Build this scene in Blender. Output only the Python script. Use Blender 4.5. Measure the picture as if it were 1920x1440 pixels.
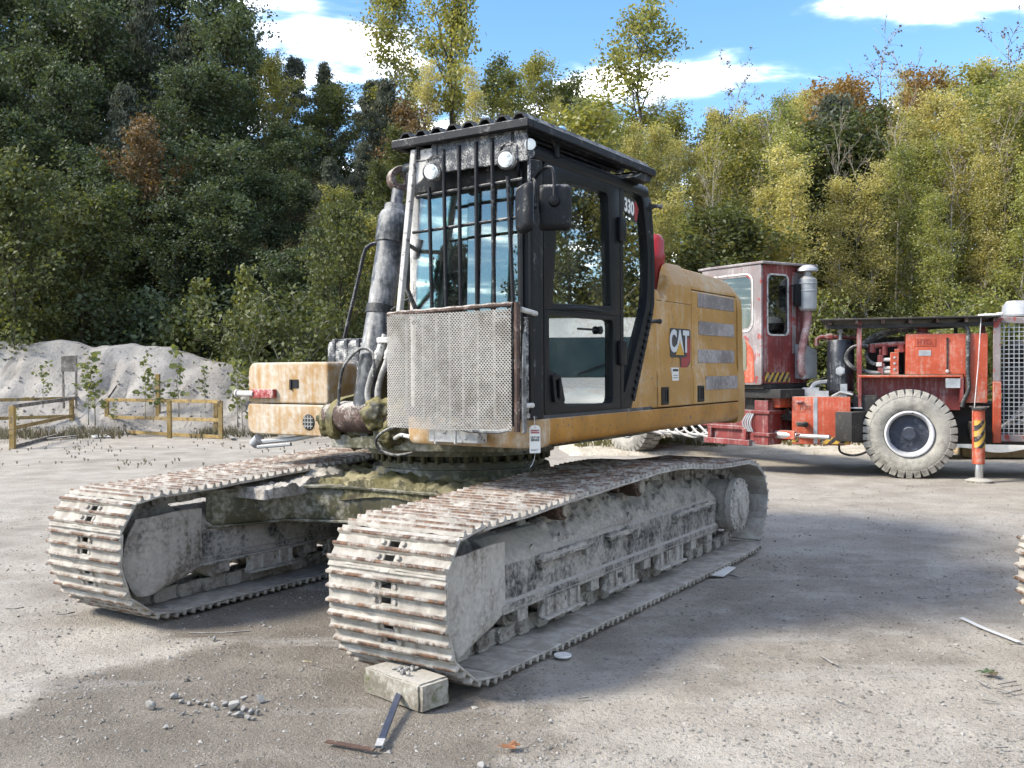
import bpy, bmesh, math, random
import numpy as np
from mathutils import Vector, Matrix, noise
R = math.radians
random.seed(7); rng = np.random.default_rng(7)
for o in list(bpy.data.objects): bpy.data.objects.remove(o)
SC = bpy.context.scene
COL = SC.collection
# ---------------------------------------------------------------- camera
CAM_H, PITCH, ROLL, FPX = 1.66, -.0141, -.0062, 1800.0
cam = bpy.data.cameras.new('camera'); camo = bpy.data.objects.new('camera', cam); COL.objects.link(camo)
cam.sensor_width = 36; cam.lens = FPX/1920*36; cam.clip_start = .1; cam.clip_end = 2000
camo.location = (0, 0, CAM_H)
camo.rotation_euler = (Matrix.Rotation(R(90)+PITCH, 3, 'X') @ Matrix.Rotation(ROLL, 3, 'Z')).to_euler()
SC.camera = camo
# ---------------------------------------------------------------- sky, sun, exposure
SUN_AZ = (-.972, -.235); SUN_EL = R(40)
w = bpy.data.worlds.new('World'); SC.world = w; w.use_nodes = True
nt = w.node_tree; nt.nodes.clear(); N = nt.nodes.new; LK = nt.links.new
out = N('ShaderNodeOutputWorld'); bg = N('ShaderNodeBackground'); bg.inputs[1].default_value = .11
sky = N('ShaderNodeTexSky'); sky.sky_type = 'NISHITA'; sky.sun_disc = False
sky.sun_elevation = SUN_EL; sky.sun_rotation = math.atan2(SUN_AZ[0], SUN_AZ[1])
sky.altitude = 200; sky.air_density = 1.0; sky.dust_density = .3; sky.ozone_density = 3.0
tc = N('ShaderNodeTexCoord'); sep = N('ShaderNodeSeparateXYZ'); LK(tc.outputs['Generated'], sep.inputs[0])
def wm(op, a, b=None, c=None):
    n = N('ShaderNodeMath'); n.operation = op
    for i, v in enumerate((a, b, c)):
        if v is None: continue
        if isinstance(v, (int, float)): n.inputs[i].default_value = v
        else: LK(v, n.inputs[i])
    return n.outputs[0]
zc = wm('MAXIMUM', sep.outputs[2], .06)
px_ = wm('DIVIDE', sep.outputs[0], zc); py_ = wm('DIVIDE', sep.outputs[1], zc)
cmb = N('ShaderNodeCombineXYZ'); LK(px_, cmb.inputs[0]); LK(py_, cmb.inputs[1])
nz = N('ShaderNodeTexNoise'); nz.inputs['Scale'].default_value = 1.7; nz.inputs['Detail'].default_value = 5; nz.inputs['Roughness'].default_value = .56
nz.inputs['Distortion'].default_value = .25
LK(cmb.outputs[0], nz.inputs['Vector'])
field = nz.outputs[0]
# cumulus drifting over the yard: centres and half-axes on the cloud plane
for cx_, cy_, sx_, sy_, k_ in ((-.58, 2.72, .30, .26, .17), (-.34, 3.05, .16, .30, .10), (1.17, 2.50, .28, .20, .28), (.92, 2.75, .14, .14, .14), (.72, 3.32, .20, .18, .15),
                               (.16, 3.55, .2, .2, .12), (.30, 3.25, .3, .2, .12), (.35, 2.60, .55, .40, -.25), (1.6, 3.1, .6, .35, -.2), (-.05, 2.5, .25, .4, -.15)):
    dx = wm('DIVIDE', wm('SUBTRACT', px_, cx_), sx_); dy = wm('DIVIDE', wm('SUBTRACT', py_, cy_), sy_)
    e = wm('EXPONENT', wm('MULTIPLY', wm('ADD', wm('MULTIPLY', dx, dx), wm('MULTIPLY', dy, dy)), -1.0))
    field = wm('MULTIPLY_ADD', e, k_, field)
mr = N('ShaderNodeMapRange'); mr.interpolation_type = 'SMOOTHSTEP'
LK(field, mr.inputs[0]); mr.inputs[1].default_value = .43; mr.inputs[2].default_value = .80
mx = N('ShaderNodeMix'); mx.data_type = 'RGBA'; LK(wm('POWER', mr.outputs[0], 2.0), mx.inputs[0])
hs = N('ShaderNodeHueSaturation'); hs.inputs['Saturation'].default_value = 1.15; hs.inputs['Value'].default_value = .38
LK(sky.outputs[0], hs.inputs['Color'])
LK(hs.outputs[0], mx.inputs[6]); mx.inputs[7].default_value = (19, 18.4, 17.6, 1)
LK(mx.outputs[2], bg.inputs[0]); LK(bg.outputs[0], out.inputs[0])
sl = bpy.data.lights.new('sun', 'SUN'); so = bpy.data.objects.new('sun', sl); COL.objects.link(so)
sl.energy = 1.0; sl.angle = R(14); sl.color = (1, .93, .80)
sd = Vector((SUN_AZ[0]*math.cos(SUN_EL), SUN_AZ[1]*math.cos(SUN_EL), math.sin(SUN_EL)))
so.rotation_euler = sd.to_track_quat('Z', 'Y').to_euler(); so.location = (-20, 10, 30)
SC.view_settings.view_transform = 'Standard'; SC.view_settings.look = 'None'; SC.view_settings.gamma = 1
SC.view_settings.exposure = 2.9
SC.render.engine = 'CYCLES'
SC.cycles.caustics_reflective = False; SC.cycles.caustics_refractive = False; SC.cycles.max_bounces = 5; SC.cycles.diffuse_bounces = 2; SC.cycles.glossy_bounces = 3; SC.cycles.transmission_bounces = 3; SC.cycles.transparent_max_bounces = 8
# ---------------------------------------------------------------- pixel helpers (photo 1920 x 1440 -> direction)
def ray(u, v):
    a, b = u-960, v-720
    c, s = math.cos(-ROLL), math.sin(-ROLL)
    x, y = a*c-b*s, a*s+b*c
    cp, sp = math.cos(PITCH), math.sin(PITCH)
    return Vector((x/FPX, cp+y/FPX*sp, sp-y/FPX*cp))
def ground(u, v, z=0):
    d = ray(u, v); return Vector((0, 0, CAM_H)) + d*((z-CAM_H)/d.z)
def at(u, v, Y):
    d = ray(u, v); return Vector((0, 0, CAM_H)) + d*(Y/d.y)
# ---------------------------------------------------------------- scene helpers
def tag(o, label=None, cat=None, group=None, kind=None):
    if label: o['label'] = label
    if cat: o['category'] = cat
    if group: o['group'] = group
    if kind: o['kind'] = kind
    return o
def empty(name, loc=(0, 0, 0), rz=0, label=None, cat=None, group=None):
    o = bpy.data.objects.new(name, None); COL.objects.link(o); o.location = loc; o.rotation_euler = (0, 0, rz)
    o.empty_display_size = .1
    return tag(o, label, cat, group)
class MB:
    def __init__(s): s.v = []; s.f = []
    def add(s, V, F):
        o = len(s.v); s.v += [tuple(p) for p in V]; s.f += [tuple(i+o for i in f) for f in F]; return s
    def box(s, x0, x1, y0, y1, z0, z1, M=None):
        V = [(x, y, z) for z in (z0, z1) for y in (y0, y1) for x in (x0, x1)]
        if M is not None: V = [M @ Vector(p) for p in V]
        return s.add(V, [(0, 2, 3, 1), (4, 5, 7, 6), (0, 1, 5, 4), (2, 6, 7, 3), (0, 4, 6, 2), (1, 3, 7, 5)])
    def prism(s, poly, ax, lo, hi, M=None):
        n = len(poly); V = []
        for t in (lo, hi):
            for a, b in poly: V.append((t, a, b) if ax == 0 else (a, t, b) if ax == 1 else (a, b, t))
        if M is not None: V = [M @ Vector(p) for p in V]
        F = [tuple(range(n)), tuple(range(2*n-1, n-1, -1))]+[(i, i+n, (i+1) % n+n, (i+1) % n) for i in range(n)]
        return s.add(V, F)
    def loft(s, rings, cap=True):
        n = len(rings[0]); V = [p for r in rings for p in r]; F = []
        for k in range(len(rings)-1):
            for i in range(n): F.append((k*n+i, k*n+(i+1) % n, (k+1)*n+(i+1) % n, (k+1)*n+i))
        if cap: F += [tuple(range(n-1, -1, -1)), tuple((len(rings)-1)*n+i for i in range(n))]
        return s.add(V, F)
    def tube(s, pts, r, n=8, cap=True, sq=1):
        pts = [Vector(p) for p in pts]; rs = r if isinstance(r, (list, tuple)) else [r]*len(pts); rings = []; up = None
        for i, p in enumerate(pts):
            t = (pts[min(i+1, len(pts)-1)]-pts[max(i-1, 0)]).normalized()
            if up is None: up = Vector((0, 0, 1)) if abs(t.z) < .9 else Vector((1, 0, 0))
            a = t.cross(up).normalized(); b = a.cross(t).normalized(); up = b
            rings.append([p+(a*math.cos(2*math.pi*k/n+math.pi/n)+b*math.sin(2*math.pi*k/n+math.pi/n)*sq)*rs[i] for k in range(n)])
        return s.loft(rings, cap)
    def cyl(s, p0, p1, r, n=16, r2=None): return s.tube([p0, p1], [r, r if r2 is None else r2], n)
    def lathe(s, prof, o, ax, n=24):
        # prof: (radius, along); o origin; ax axis direction
        ax = Vector(ax).normalized(); o = Vector(o); u = ax.cross(Vector((0, 0, 1)) if abs(ax.z) < .9 else Vector((1, 0, 0))).normalized(); v = ax.cross(u)
        rings = [[o+ax*h+(u*math.cos(2*math.pi*k/n)+v*math.sin(2*math.pi*k/n))*r for k in range(n)] for r, h in prof]
        return s.loft(rings, cap=prof[0] != prof[-1])
    def arr(s, V, F): s.v = V; s.f = F; return s
def obj(name, m, mat, parent=None, bevel=0, seg=2, smooth=38, label=None, cat=None, group=None, kind=None, mesh=None, loc=None):
    me = mesh or mkmesh(name, m, mat, bevel, seg, smooth)
    o = bpy.data.objects.new(name, me); COL.objects.link(o)
    if parent: o.parent = parent
    if loc is not None: o.location = loc
    return tag(o, label, cat, group, kind)
def mkmesh(name, m, mat, bevel=0, seg=2, smooth=38):
    me = bpy.data.meshes.new(name); me.from_pydata([tuple(v) for v in m.v], [], m.f)
    bm = bmesh.new(); bm.from_mesh(me)
    bmesh.ops.recalc_face_normals(bm, faces=bm.faces)
    if bevel:
        es = [e for e in bm.edges if len(e.link_faces) == 2 and e.calc_face_angle(0) > R(28)]
        bmesh.ops.bevel(bm, geom=es, offset=bevel, segments=seg, profile=.6, affect='EDGES', clamp_overlap=True)
    bm.to_mesh(me); bm.free()
    if smooth:
        me.polygons.foreach_set('use_smooth', [True]*len(me.polygons)); me.set_sharp_from_angle(angle=R(smooth))
    if mat: me.materials.append(mat)
    return me
def copy_tree(o, parent=None):
    c = o.copy(); COL.objects.link(c); c.parent = parent
    for ch in list(o.children): copy_tree(ch, c)
    return c
def rpoly(P, r, n=4):
    # round the corners of a 2-D polygon; r a number or a list
    out = []; L = len(P)
    for i in range(L):
        ri = r[i] if isinstance(r, (list, tuple)) else r
        p = Vector(P[i]); a = Vector(P[i-1])-p; b = Vector(P[(i+1) % L])-p
        ri = min(ri, a.length*.49, b.length*.49)
        if ri <= 1e-4: out.append((p.x, p.y)); continue
        p0 = p+a.normalized()*ri; p1 = p+b.normalized()*ri
        for k in range(n+1):
            t = k/n; q = p0*(1-t)**2+p*2*t*(1-t)+p1*t*t; out.append((q.x, q.y))
    return out
def catmull(P, n=8, closed=False):
    P = [Vector(p) for p in P]; L = len(P); out = []
    for i in range(L if closed else L-1):
        g = (lambda k: P[k % L]) if closed else (lambda k: P[min(max(k, 0), L-1)])
        a, b, c, d = g(i-1), g(i), g(i+1), g(i+2)
        for k in range(n):
            t = k/n; out.append(.5*((2*b)+(c-a)*t+(2*a-5*b+4*c-d)*t*t+(3*b-a-3*c+d)*t**3))
    if not closed: out.append(P[-1])
    return out
def fbm(p, o=4): return noise.fractal(Vector(p), 1.0, 2.0, o)
# ---------------------------------------------------------------- materials
def lin(h):
    h = h.lstrip('#'); c = [int(h[i:i+2], 16)/255 for i in (0, 2, 4)]
    return tuple(x/12.92 if x < .04045 else ((x+.055)/1.055)**2.4 for x in c)
class NT:
    def __init__(s, name):
        s.m = bpy.data.materials.new(name); s.m.use_nodes = True; s.t = s.m.node_tree; s.t.nodes.clear()
        s.o = s.n('ShaderNodeOutputMaterial')
    def n(s, t, **k):
        x = s.t.nodes.new(t)
        for a, b in k.items(): setattr(x, a, b)
        return x
    def set(s, sock, v):
        if v is None: return
        if hasattr(v, 'is_linked') or isinstance(v, bpy.types.NodeSocket): s.t.links.new(v, sock)
        elif isinstance(v, (tuple, list)) and len(v) == 3 and sock.type == 'RGBA': sock.default_value = (*v, 1)
        else: sock.default_value = v
    def math(s, op, a, b=None, c=None, clamp=False):
        x = s.n('ShaderNodeMath', operation=op, use_clamp=clamp)
        for i, v in enumerate((a, b, c)): s.set(x.inputs[i], v)
        return x.outputs[0]
    def noise(s, vec, scale, detail=4, rough=.55, dist=0):
        x = s.n('ShaderNodeTexNoise'); s.set(x.inputs['Vector'], vec); x.inputs['Scale'].default_value = scale
        x.inputs['Detail'].default_value = detail; x.inputs['Roughness'].default_value = rough; x.inputs['Distortion'].default_value = dist
        return x.outputs[0]
    def ramp(s, f, lo, hi, a=0., b=1., smooth=True):
        x = s.n('ShaderNodeMapRange'); x.interpolation_type = 'SMOOTHSTEP' if smooth else 'LINEAR'
        s.set(x.inputs[0], f); s.set(x.inputs[1], lo); s.set(x.inputs[2], hi); s.set(x.inputs[3], a); s.set(x.inputs[4], b)
        return x.outputs[0]
    def mix(s, f, a, b, mode='MIX'):
        x = s.n('ShaderNodeMix', data_type='RGBA', blend_type=mode); s.set(x.inputs[0], f); s.set(x.inputs[6], a); s.set(x.inputs[7], b)
        return x.outputs[2]
    def vec(s, kind='Object', sc=(1, 1, 1), rnd=False):
        t = s.n('ShaderNodeTexCoord'); v = t.outputs[kind]
        if rnd:
            oi = s.n('ShaderNodeObjectInfo'); a = s.n('ShaderNodeVectorMath', operation='SCALE'); a.inputs[0].default_value = (37, 53, 71)
            s.t.links.new(oi.outputs['Random'], a.inputs['Scale']); b = s.n('ShaderNodeVectorMath', operation='ADD')
            s.t.links.new(v, b.inputs[0]); s.t.links.new(a.outputs[0], b.inputs[1]); v = b.outputs[0]
        if sc != (1, 1, 1):
            m = s.n('ShaderNodeMapping'); s.t.links.new(v, m.inputs[0]); m.inputs['Scale'].default_value = sc; v = m.outputs[0]
        return v
    def up(s):
        g = s.n('ShaderNodeNewGeometry'); sp = s.n('ShaderNodeSeparateXYZ'); s.t.links.new(g.outputs['Normal'], sp.inputs[0]); return sp.outputs[2]
    def bump(s, h, strength=.3, dist=.01):
        x = s.n('ShaderNodeBump'); x.inputs['Strength'].default_value = strength; x.inputs['Distance'].default_value = dist
        s.set(x.inputs['Height'], h); return x.outputs[0]
    def done(s, col, rough=.6, metal=0, normal=None, spec=.5, **k):
        p = s.n('ShaderNodeBsdfPrincipled'); s.set(p.inputs['Base Color'], col); s.set(p.inputs['Roughness'], rough); s.set(p.inputs['Metallic'], metal)
        s.set(p.inputs['Specular IOR Level'], spec); s.set(p.inputs['Normal'], normal)
        for a, b in k.items(): s.set(p.inputs[a.replace('_', ' ')], b)
        s.t.links.new(p.outputs[0], s.o.inputs[0]); return s.m
DUST = (.47, .435, .385)
def paint(name, base, rough=.5, dust=DUST, damt=.4, dscale=3.0, upd=.5, metal=0, spots=None, bump=.25, vary=.2, streak=0, rnd=False, dust2=None, fine=40, spec=.5):
    # weathered paint: tone variation, dust that settles on upward faces and in blotches, chips / rust spots
    t = NT(name); v = t.vec('Object', rnd=rnd)
    n1 = t.noise(v, dscale, 5, .62); n2 = t.noise(v, dscale*9, 3, .6); n3 = t.noise(v, fine, 3, .6)
    dark = tuple(c*(1-vary*1.5) for c in base)
    col = t.mix(t.ramp(n1, .3, .7), dark, base)
    sp = spots
    if sp:
        c, amt, sc = sp; f = t.ramp(t.noise(v, sc, 3, .65, .3), .72-amt*.4, .76-amt*.38); col = t.mix(f, col, c)
    fld = t.math('ADD', t.math('MULTIPLY', n1, .6), t.math('MULTIPLY', n2, .4))
    if streak:
        vs = t.vec('Object', (9, 9, .9), rnd); fld = t.math('ADD', t.math('MULTIPLY', fld, 1-streak), t.math('MULTIPLY', t.noise(vs, 2.2, 3, .6), streak))
    fld = t.math('MULTIPLY_ADD', t.ramp(t.up(), .1, .9), upd*.35, fld)
    dm = t.ramp(fld, .68-damt*.5, .90-damt*.5)
    dcol = t.mix(t.ramp(n3, .35, .65), tuple(c*.82 for c in dust), dust)
    if dust2: dcol = t.mix(t.ramp(t.noise(v, dscale*.6, 3), .45, .6), dcol, dust2)
    col = t.mix(dm, col, dcol)
    rg = t.math('MULTIPLY_ADD', dm, .9-rough, rough, clamp=True)
    h = t.math('ADD', t.math('MULTIPLY', n3, .45), t.math('MULTIPLY', n2, .6))
    return t.done(col, rg, metal, t.bump(h, bump, .006), spec)
# ================================================================ the excavator's own frame: x forward, y to its left, z up
EX, EY, EYAW = -.4059, 7.6867, -2.1451
EM = Matrix.Translation((EX, EY, 0)) @ Matrix.Rotation(EYAW, 4, 'Z')
# ================================================================ setting
def mat_ground():
    t = NT('quarry_floor'); v = t.vec('Object')
    big = t.noise(v, .35, 4, .6, .3); mid = t.noise(v, 2.1, 5, .65, .4); fine = t.noise(v, 34, 3, .7); grit = t.noise(v, 120, 2, .7)
    pale = t.mix(t.ramp(mid, .3, .7), (.295, .262, .220), (.405, .368, .316))
    brown = t.mix(t.ramp(mid, .35, .7), (.15, .128, .102), (.215, .188, .153))
    # moist loosened gravel in front of the machine, browner patches beside the near track, with edges of their own
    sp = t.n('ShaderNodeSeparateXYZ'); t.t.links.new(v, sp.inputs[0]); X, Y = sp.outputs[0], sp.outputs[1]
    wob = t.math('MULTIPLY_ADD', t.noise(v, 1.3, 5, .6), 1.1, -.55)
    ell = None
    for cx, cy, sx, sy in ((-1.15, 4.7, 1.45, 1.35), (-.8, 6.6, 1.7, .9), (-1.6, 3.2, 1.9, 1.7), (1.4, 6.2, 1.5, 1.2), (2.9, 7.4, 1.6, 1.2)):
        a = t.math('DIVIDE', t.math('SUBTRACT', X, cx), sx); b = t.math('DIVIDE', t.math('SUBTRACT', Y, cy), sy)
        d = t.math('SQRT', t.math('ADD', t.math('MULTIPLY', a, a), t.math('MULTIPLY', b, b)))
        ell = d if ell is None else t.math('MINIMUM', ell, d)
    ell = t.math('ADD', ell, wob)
    brown_f = t.math('MULTIPLY', t.ramp(ell, .84, 1.06, 1, 0), t.ramp(X, -.3, .9, 1.0, .45))
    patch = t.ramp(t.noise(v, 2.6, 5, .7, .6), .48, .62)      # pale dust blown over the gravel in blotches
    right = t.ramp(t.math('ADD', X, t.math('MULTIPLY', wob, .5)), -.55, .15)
    brown_f2 = t.math('MULTIPLY', brown_f, t.math('SUBTRACT', 1.0, t.math('MULTIPLY', patch, t.math('MULTIPLY', right, .75))))
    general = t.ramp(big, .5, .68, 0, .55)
    f = t.math('MAXIMUM', brown_f2, general)
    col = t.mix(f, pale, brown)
    # wheel-worn dusty streaks across the yard
    st = t.noise(t.vec('Object', (.25, 2.2, 1)), 1.2, 6, .6); col = t.mix(t.ramp(st, .54, .74, 0, .45), col, (.43, .41, .38))
    spk = t.ramp(t.noise(v, 75, 2, .6), .60, .70); col = t.mix(t.math('MULTIPLY', spk, .5), col, (.47, .445, .41))
    spd = t.ramp(t.noise(v, 48, 2, .6), .56, .68); col = t.mix(t.math('MULTIPLY', spd, .55), col, (.085, .073, .06))
    h = t.math('ADD', t.math('MULTIPLY', fine, .8), t.math('MULTIPLY', grit, .5))
    return t.done(col, .93, 0, t.bump(h, 1.0, .022), .25)
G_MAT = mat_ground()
def gz(x, y):
    d = 1 if y > -2 else 0
    z = .022*fbm((x*.22, y*.22, 3.1), 3)-.012+.014*fbm((x*1.6, y*1.6, 9), 4)+.006*fbm((x*7, y*7, 5), 2)
    p = EM.inverted() @ Vector((x, y, 0))                           # flat bed under the tracks
    k = min(1, max(0, (max(abs(p.x)-2.6, abs(p.y)-1.9))/1.2)); base = -.012+.006*fbm((x*7, y*7, 5), 2)+.008*fbm((x*2, y*2, 9), 3)
    r = math.hypot(x-.5, y-7); k2 = min(1, max(0, (r-3.5)/5)); k = min(k, k2)
    return (base*(1-k)+z*k)*d
def warp(t, lo, hi, fine): return np.sinh(t*fine)/math.sinh(fine)*np.where(t < 0, -lo, hi)
nx, ny = 330, 330
gx = warp(np.linspace(-1, 1, nx), -420, 420, 6.6); gy = 5.0+warp(np.linspace(-1, 1, ny), -420, 420, 6.6)
V = [(x, y, gz(x, y) if abs(x) < 60 and abs(y) < 70 else 0) for y in gy for x in gx]
F = [(j*nx+i, j*nx+i+1, (j+1)*nx+i+1, (j+1)*nx+i) for j in range(ny-1) for i in range(nx-1)]
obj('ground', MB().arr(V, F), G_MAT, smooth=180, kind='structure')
# hillside behind the yard
def hill_base(x):
    t = min(1, max(0, (x+5)/12)); t = t*t*(3-2*t); return 30.5*(1-t)+22.8*t
def terrain(x, y):
    b = hill_base(x); t = max(0, y-b)
    k = min(1, max(0, (x+14)/22)); H = 15.5*(1-k)+6.5*k; Lr = 30-4*k
    u = min(t/Lr, 1); z = H*(1-(1-u)**1.8)
    z += min(1, t/3)*(.5*fbm((x*.15, y*.15, 1), 3))
    if y > b+Lr: z -= min((y-b-Lr)*.05, 5)
    return z-.25 if t <= 0 else z-.25+min(.25, t*.15)
t = NT('leaf_litter'); v = t.vec('Object'); n1 = t.noise(v, .6, 6, .6); n2 = t.noise(v, 6, 5, .6)
c = t.mix(t.ramp(n1, .35, .65), (.022, .026, .012), (.06, .052, .028)); c = t.mix(t.ramp(n2, .5, .7, 0, .7), c, (.10, .08, .04))
M_LITTER = t.done(c, .95, 0, t.bump(n2, .8, .15), .1)
xs = np.linspace(-62, 62, 125); ys = np.concatenate([np.linspace(20, 56, 60), np.linspace(58, 140, 20)])
V = [(x, y, terrain(x, y)) for y in ys for x in xs]
F = [(j*len(xs)+i, j*len(xs)+i+1, (j+1)*len(xs)+i+1, (j+1)*len(xs)+i) for j in range(len(ys)-1) for i in range(len(xs)-1)]
obj('hillside', MB().arr(V, F), M_LITTER, smooth=180, kind='structure')
# heap of pale crushed stone at the foot of the hill
t = NT('crushed_stone'); v = t.vec('Object'); n1 = t.noise(v, .7, 7, .62, .3); n2 = t.noise(v, 7, 6, .65); n3 = t.noise(v, 40, 3, .6)
c = t.mix(t.ramp(n1, .3, .7), (.25, .23, .205), (.36, .335, .305)); c = t.mix(t.ramp(n2, .58, .75, 0, .7), c, (.17, .155, .14))
rill = t.noise(t.vec('Object', (1.6, .25, .35)), 1.5, 5, .6, 1.2); c = t.mix(t.ramp(rill, .60, .70, 0, .6), c, (.14, .12, .105))
M_HEAP = t.done(c, .95, 0, t.bump(t.math('ADD', t.math('MULTIPLY', n2, 1.2), t.math('MULTIPLY', n3, .4)), .9, .06), .2)
crest = [(-2000, 650), (-900, 636), (-400, 645), (-150, 628), (0, 640), (60, 641), (110, 638), (175, 648), (240, 648), (290, 646), (330, 655), (380, 672), (430, 683), (470, 690), (560, 705), (640, 740), (720, 790)]
ck = [(at(u, v_, 28.6).x, at(u, v_, 28.6).z) for u, v_ in crest]
cxs = [a for a, b in ck]; czs = [b for a, b in ck]
hx = np.linspace(cxs[0], cxs[-1], 300); nv = 44; V = []
for i, x in enumerate(hx):
    zt = float(np.interp(x, cxs, czs)); zt = max(zt, .02)
    for j in range(nv):
        s = j/(nv-1)
        if s < .72: q = s/.72; y = 25.7+2.9*q; z = zt*(q**1.05)
        else: q = (s-.72)/.28; y = 28.6+4.5*q; z = zt*(1-.8*q*q)
        gully = (max(0, fbm((x*.75+.35*math.sin(y), y*.10, 4), 4))*.30+max(0, fbm((x*2.3+.5*math.sin(y*2), y*.16, 14), 3)-.12)*.5)*math.sin(min(1, s/.72)*math.pi)
        y2 = y+.35*fbm((x*.35, y*.5, 7), 3)+(gully if s < .72 else 0)
        z2 = z+.14*fbm((x*1.1, y*1.1, 2), 5)*min(1, s*4)*(1 if zt > .3 else .2)-gully*.25
        V.append((x, y2, z2-.04*(s == 0)-.02))
F = [(i*nv+j, (i+1)*nv+j, (i+1)*nv+j+1, i*nv+j+1) for i in range(len(hx)-1) for j in range(nv-1)]
obj('gravel_heap', MB().arr(V, F), M_HEAP, smooth=180, kind='structure')
HV = V
m = MB(); oct8 = [(0, 2, 4), (2, 1, 4), (1, 3, 4), (3, 0, 4), (2, 0, 5), (1, 2, 5), (3, 1, 5), (0, 3, 5)]
for k in range(5200):
    i, j = random.randrange(70, len(hx)-1), int(random.random()**1.5*.72*nv); p = HV[i*nv+j]; r = .012+.05*random.random()**4
    B = [(r, 0, 0), (-r, 0, 0), (0, r, 0), (0, -r, 0), (0, 0, r), (0, 0, -r)]; ox, oy = random.uniform(-.06, .06), random.uniform(-.05, .05)
    m.add([(p[0]+ox+q[0]*random.uniform(.6, 1.3), p[1]+oy+q[1]*random.uniform(.6, 1.3), p[2]+q[2]*random.uniform(.5, 1.1)) for q in B], oct8)
obj('heap_rubble', m, M_HEAP, smooth=0, kind='stuff', label='loose crushed stones over the face of the gravel heap', cat='gravel')
# ================================================================ materials of the machines
M_YEL = paint('cat_yellow', (.40, .215, .055), .45, dust=(.47, .375, .265), damt=.44, dscale=2.4, upd=.25, spec=.35, vary=.14, streak=.35, bump=.15, spots=((.20, .12, .05), .25, 30))
M_YEL_D = paint('yellow_caked', (.38, .22, .075), .55, dust=(.50, .445, .37), damt=.555, dscale=2.2, upd=.2, vary=.15, bump=.4, streak=.3, spots=((.26, .16, .07), .2, 18))
M_YEL_S = paint('yellow_sill', (.42, .195, .03), .45, spec=.35, dust=(.40, .31, .22), damt=.36, dscale=2.6, upd=.3, vary=.25, bump=.25, streak=.25, spots=((.16, .10, .05), .35, 24))
M_BLK = paint('black_paint', (.0065, .007, .009), .42, dust=(.36, .35, .33), damt=.13, dscale=4, upd=.2, bump=.12, spec=.22)
M_BLK_D = paint('black_dusty', (.008, .0085, .011), .5, dust=(.46, .44, .41), spec=.25, damt=.29, dscale=7, upd=.45, bump=.3, streak=.3)
M_BLK_W = paint('black_splashed', (.012, .013, .018), .4, dust=(.60, .58, .55), damt=.46, dscale=11, upd=.2, bump=.4)
M_CYL = paint('cylinder_paint', (.04, .042, .046), .4, dust=(.36, .355, .345), damt=.50, dscale=3, upd=.15, bump=.2, streak=.4)
M_WHT = paint('dusty_white', (.50, .48, .45), .7, dust=(.60, .58, .55), damt=.5, dscale=6, upd=.2, bump=.3, spots=((.04, .04, .045), .35, 22))
M_RUST = paint('rust', (.085, .045, .032), .8, dust=(.42, .38, .34), damt=.34, dscale=8, bump=.5, vary=.4, spots=((.035, .022, .018), .4, 25))
M_LINK = paint('track_iron', (.13, .105, .085), .8, dust=(.37, .345, .31), damt=.66, dscale=3, upd=.5, bump=.5, vary=.3, spots=((.10, .05, .03), .2, 14))
M_GREASE = paint('grease', (.075, .062, .014), .55, dust=(.20, .17, .07), damt=.42, dscale=6, upd=.4, bump=.8, vary=.5, spots=((.02, .018, .008), .45, 9), fine=22)
M_OLIVE = paint('oily_steel', (.085, .078, .034), .5, dust=(.37, .35, .30), damt=.45, dscale=3, upd=.2, bump=.4, vary=.4, spots=((.02, .02, .014), .4, 6))
M_FRAME = paint('caked_frame', (.010, .011, .016), .5, dust=(.35, .325, .29), damt=.63, spec=.3, dscale=4, upd=.8, bump=.8, streak=.12, fine=28)
M_GUARD = paint('chalky_plate', (.085, .06, .042), .7, dust=(.42, .39, .35), damt=.70, dscale=4, upd=.2, bump=.5, streak=.25, spots=((.05, .02, .012), .18, 10), fine=30)
M_CAKE = paint('caked_dirt', (.25, .228, .195), .95, dust=(.39, .36, .32), damt=.6, dscale=6, upd=.4, bump=1.0, vary=.3, fine=30, spec=.2)
M_CAKEO = paint('oily_dirt', (.10, .085, .03), .8, dust=(.27, .24, .14), damt=.5, dscale=5, upd=.5, bump=1.0, vary=.5, fine=26, dust2=(.15, .13, .05))
def mat_shoe():
    t = NT('track_shoe'); v = t.vec('Object', rnd=True); g = t.vec('Object')
    n1 = t.noise(v, 9, 5, .65, .3); n2 = t.noise(v, 55, 2, .65); n3 = t.noise(v, 22, 3, .65)
    sp = t.n('ShaderNodeSeparateXYZ'); t.t.links.new(g, sp.inputs[0])
    tip = t.ramp(sp.outputs[2], .022, .034)                            # worn edges of the grousers rust through the dust
    rust = t.mix(t.ramp(n3, .35, .65), (.06, .036, .026), (.150, .080, .046))
    dust = t.mix(t.ramp(n1, .35, .7), (.27, .245, .213), (.42, .392, .35))
    side = t.math('SUBTRACT', 1.0, t.ramp(n1, .47, .60))
    k = t.math('MAXIMUM', t.math('MULTIPLY', tip, t.ramp(t.noise(v, 8, 5, .75, .4), .38, .58)), t.ramp(t.noise(v, 7, 5, .72, .5), .56, .74, 0, .55))
    col = t.mix(k, dust, rust)
    h = t.math('ADD', n3, t.math('MULTIPLY', n2, .5))
    return t.done(col, t.math('MULTIPLY_ADD', k, -.2, .92), 0, t.bump(h, .7, .006), .3)
M_SHOE = mat_shoe()
M_ORANGE = paint('rig_orange', (.45, .070, .024), .5, dust=(.40, .31, .25), damt=.42, dscale=2.2, upd=.5, vary=.2, bump=.2, streak=.3)
M_MAROON = paint('rig_faded_red', (.21, .030, .026), .6, dust=(.32, .27, .255), damt=.40, dscale=2.0, upd=.4, vary=.3, bump=.25, streak=.5)
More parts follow.
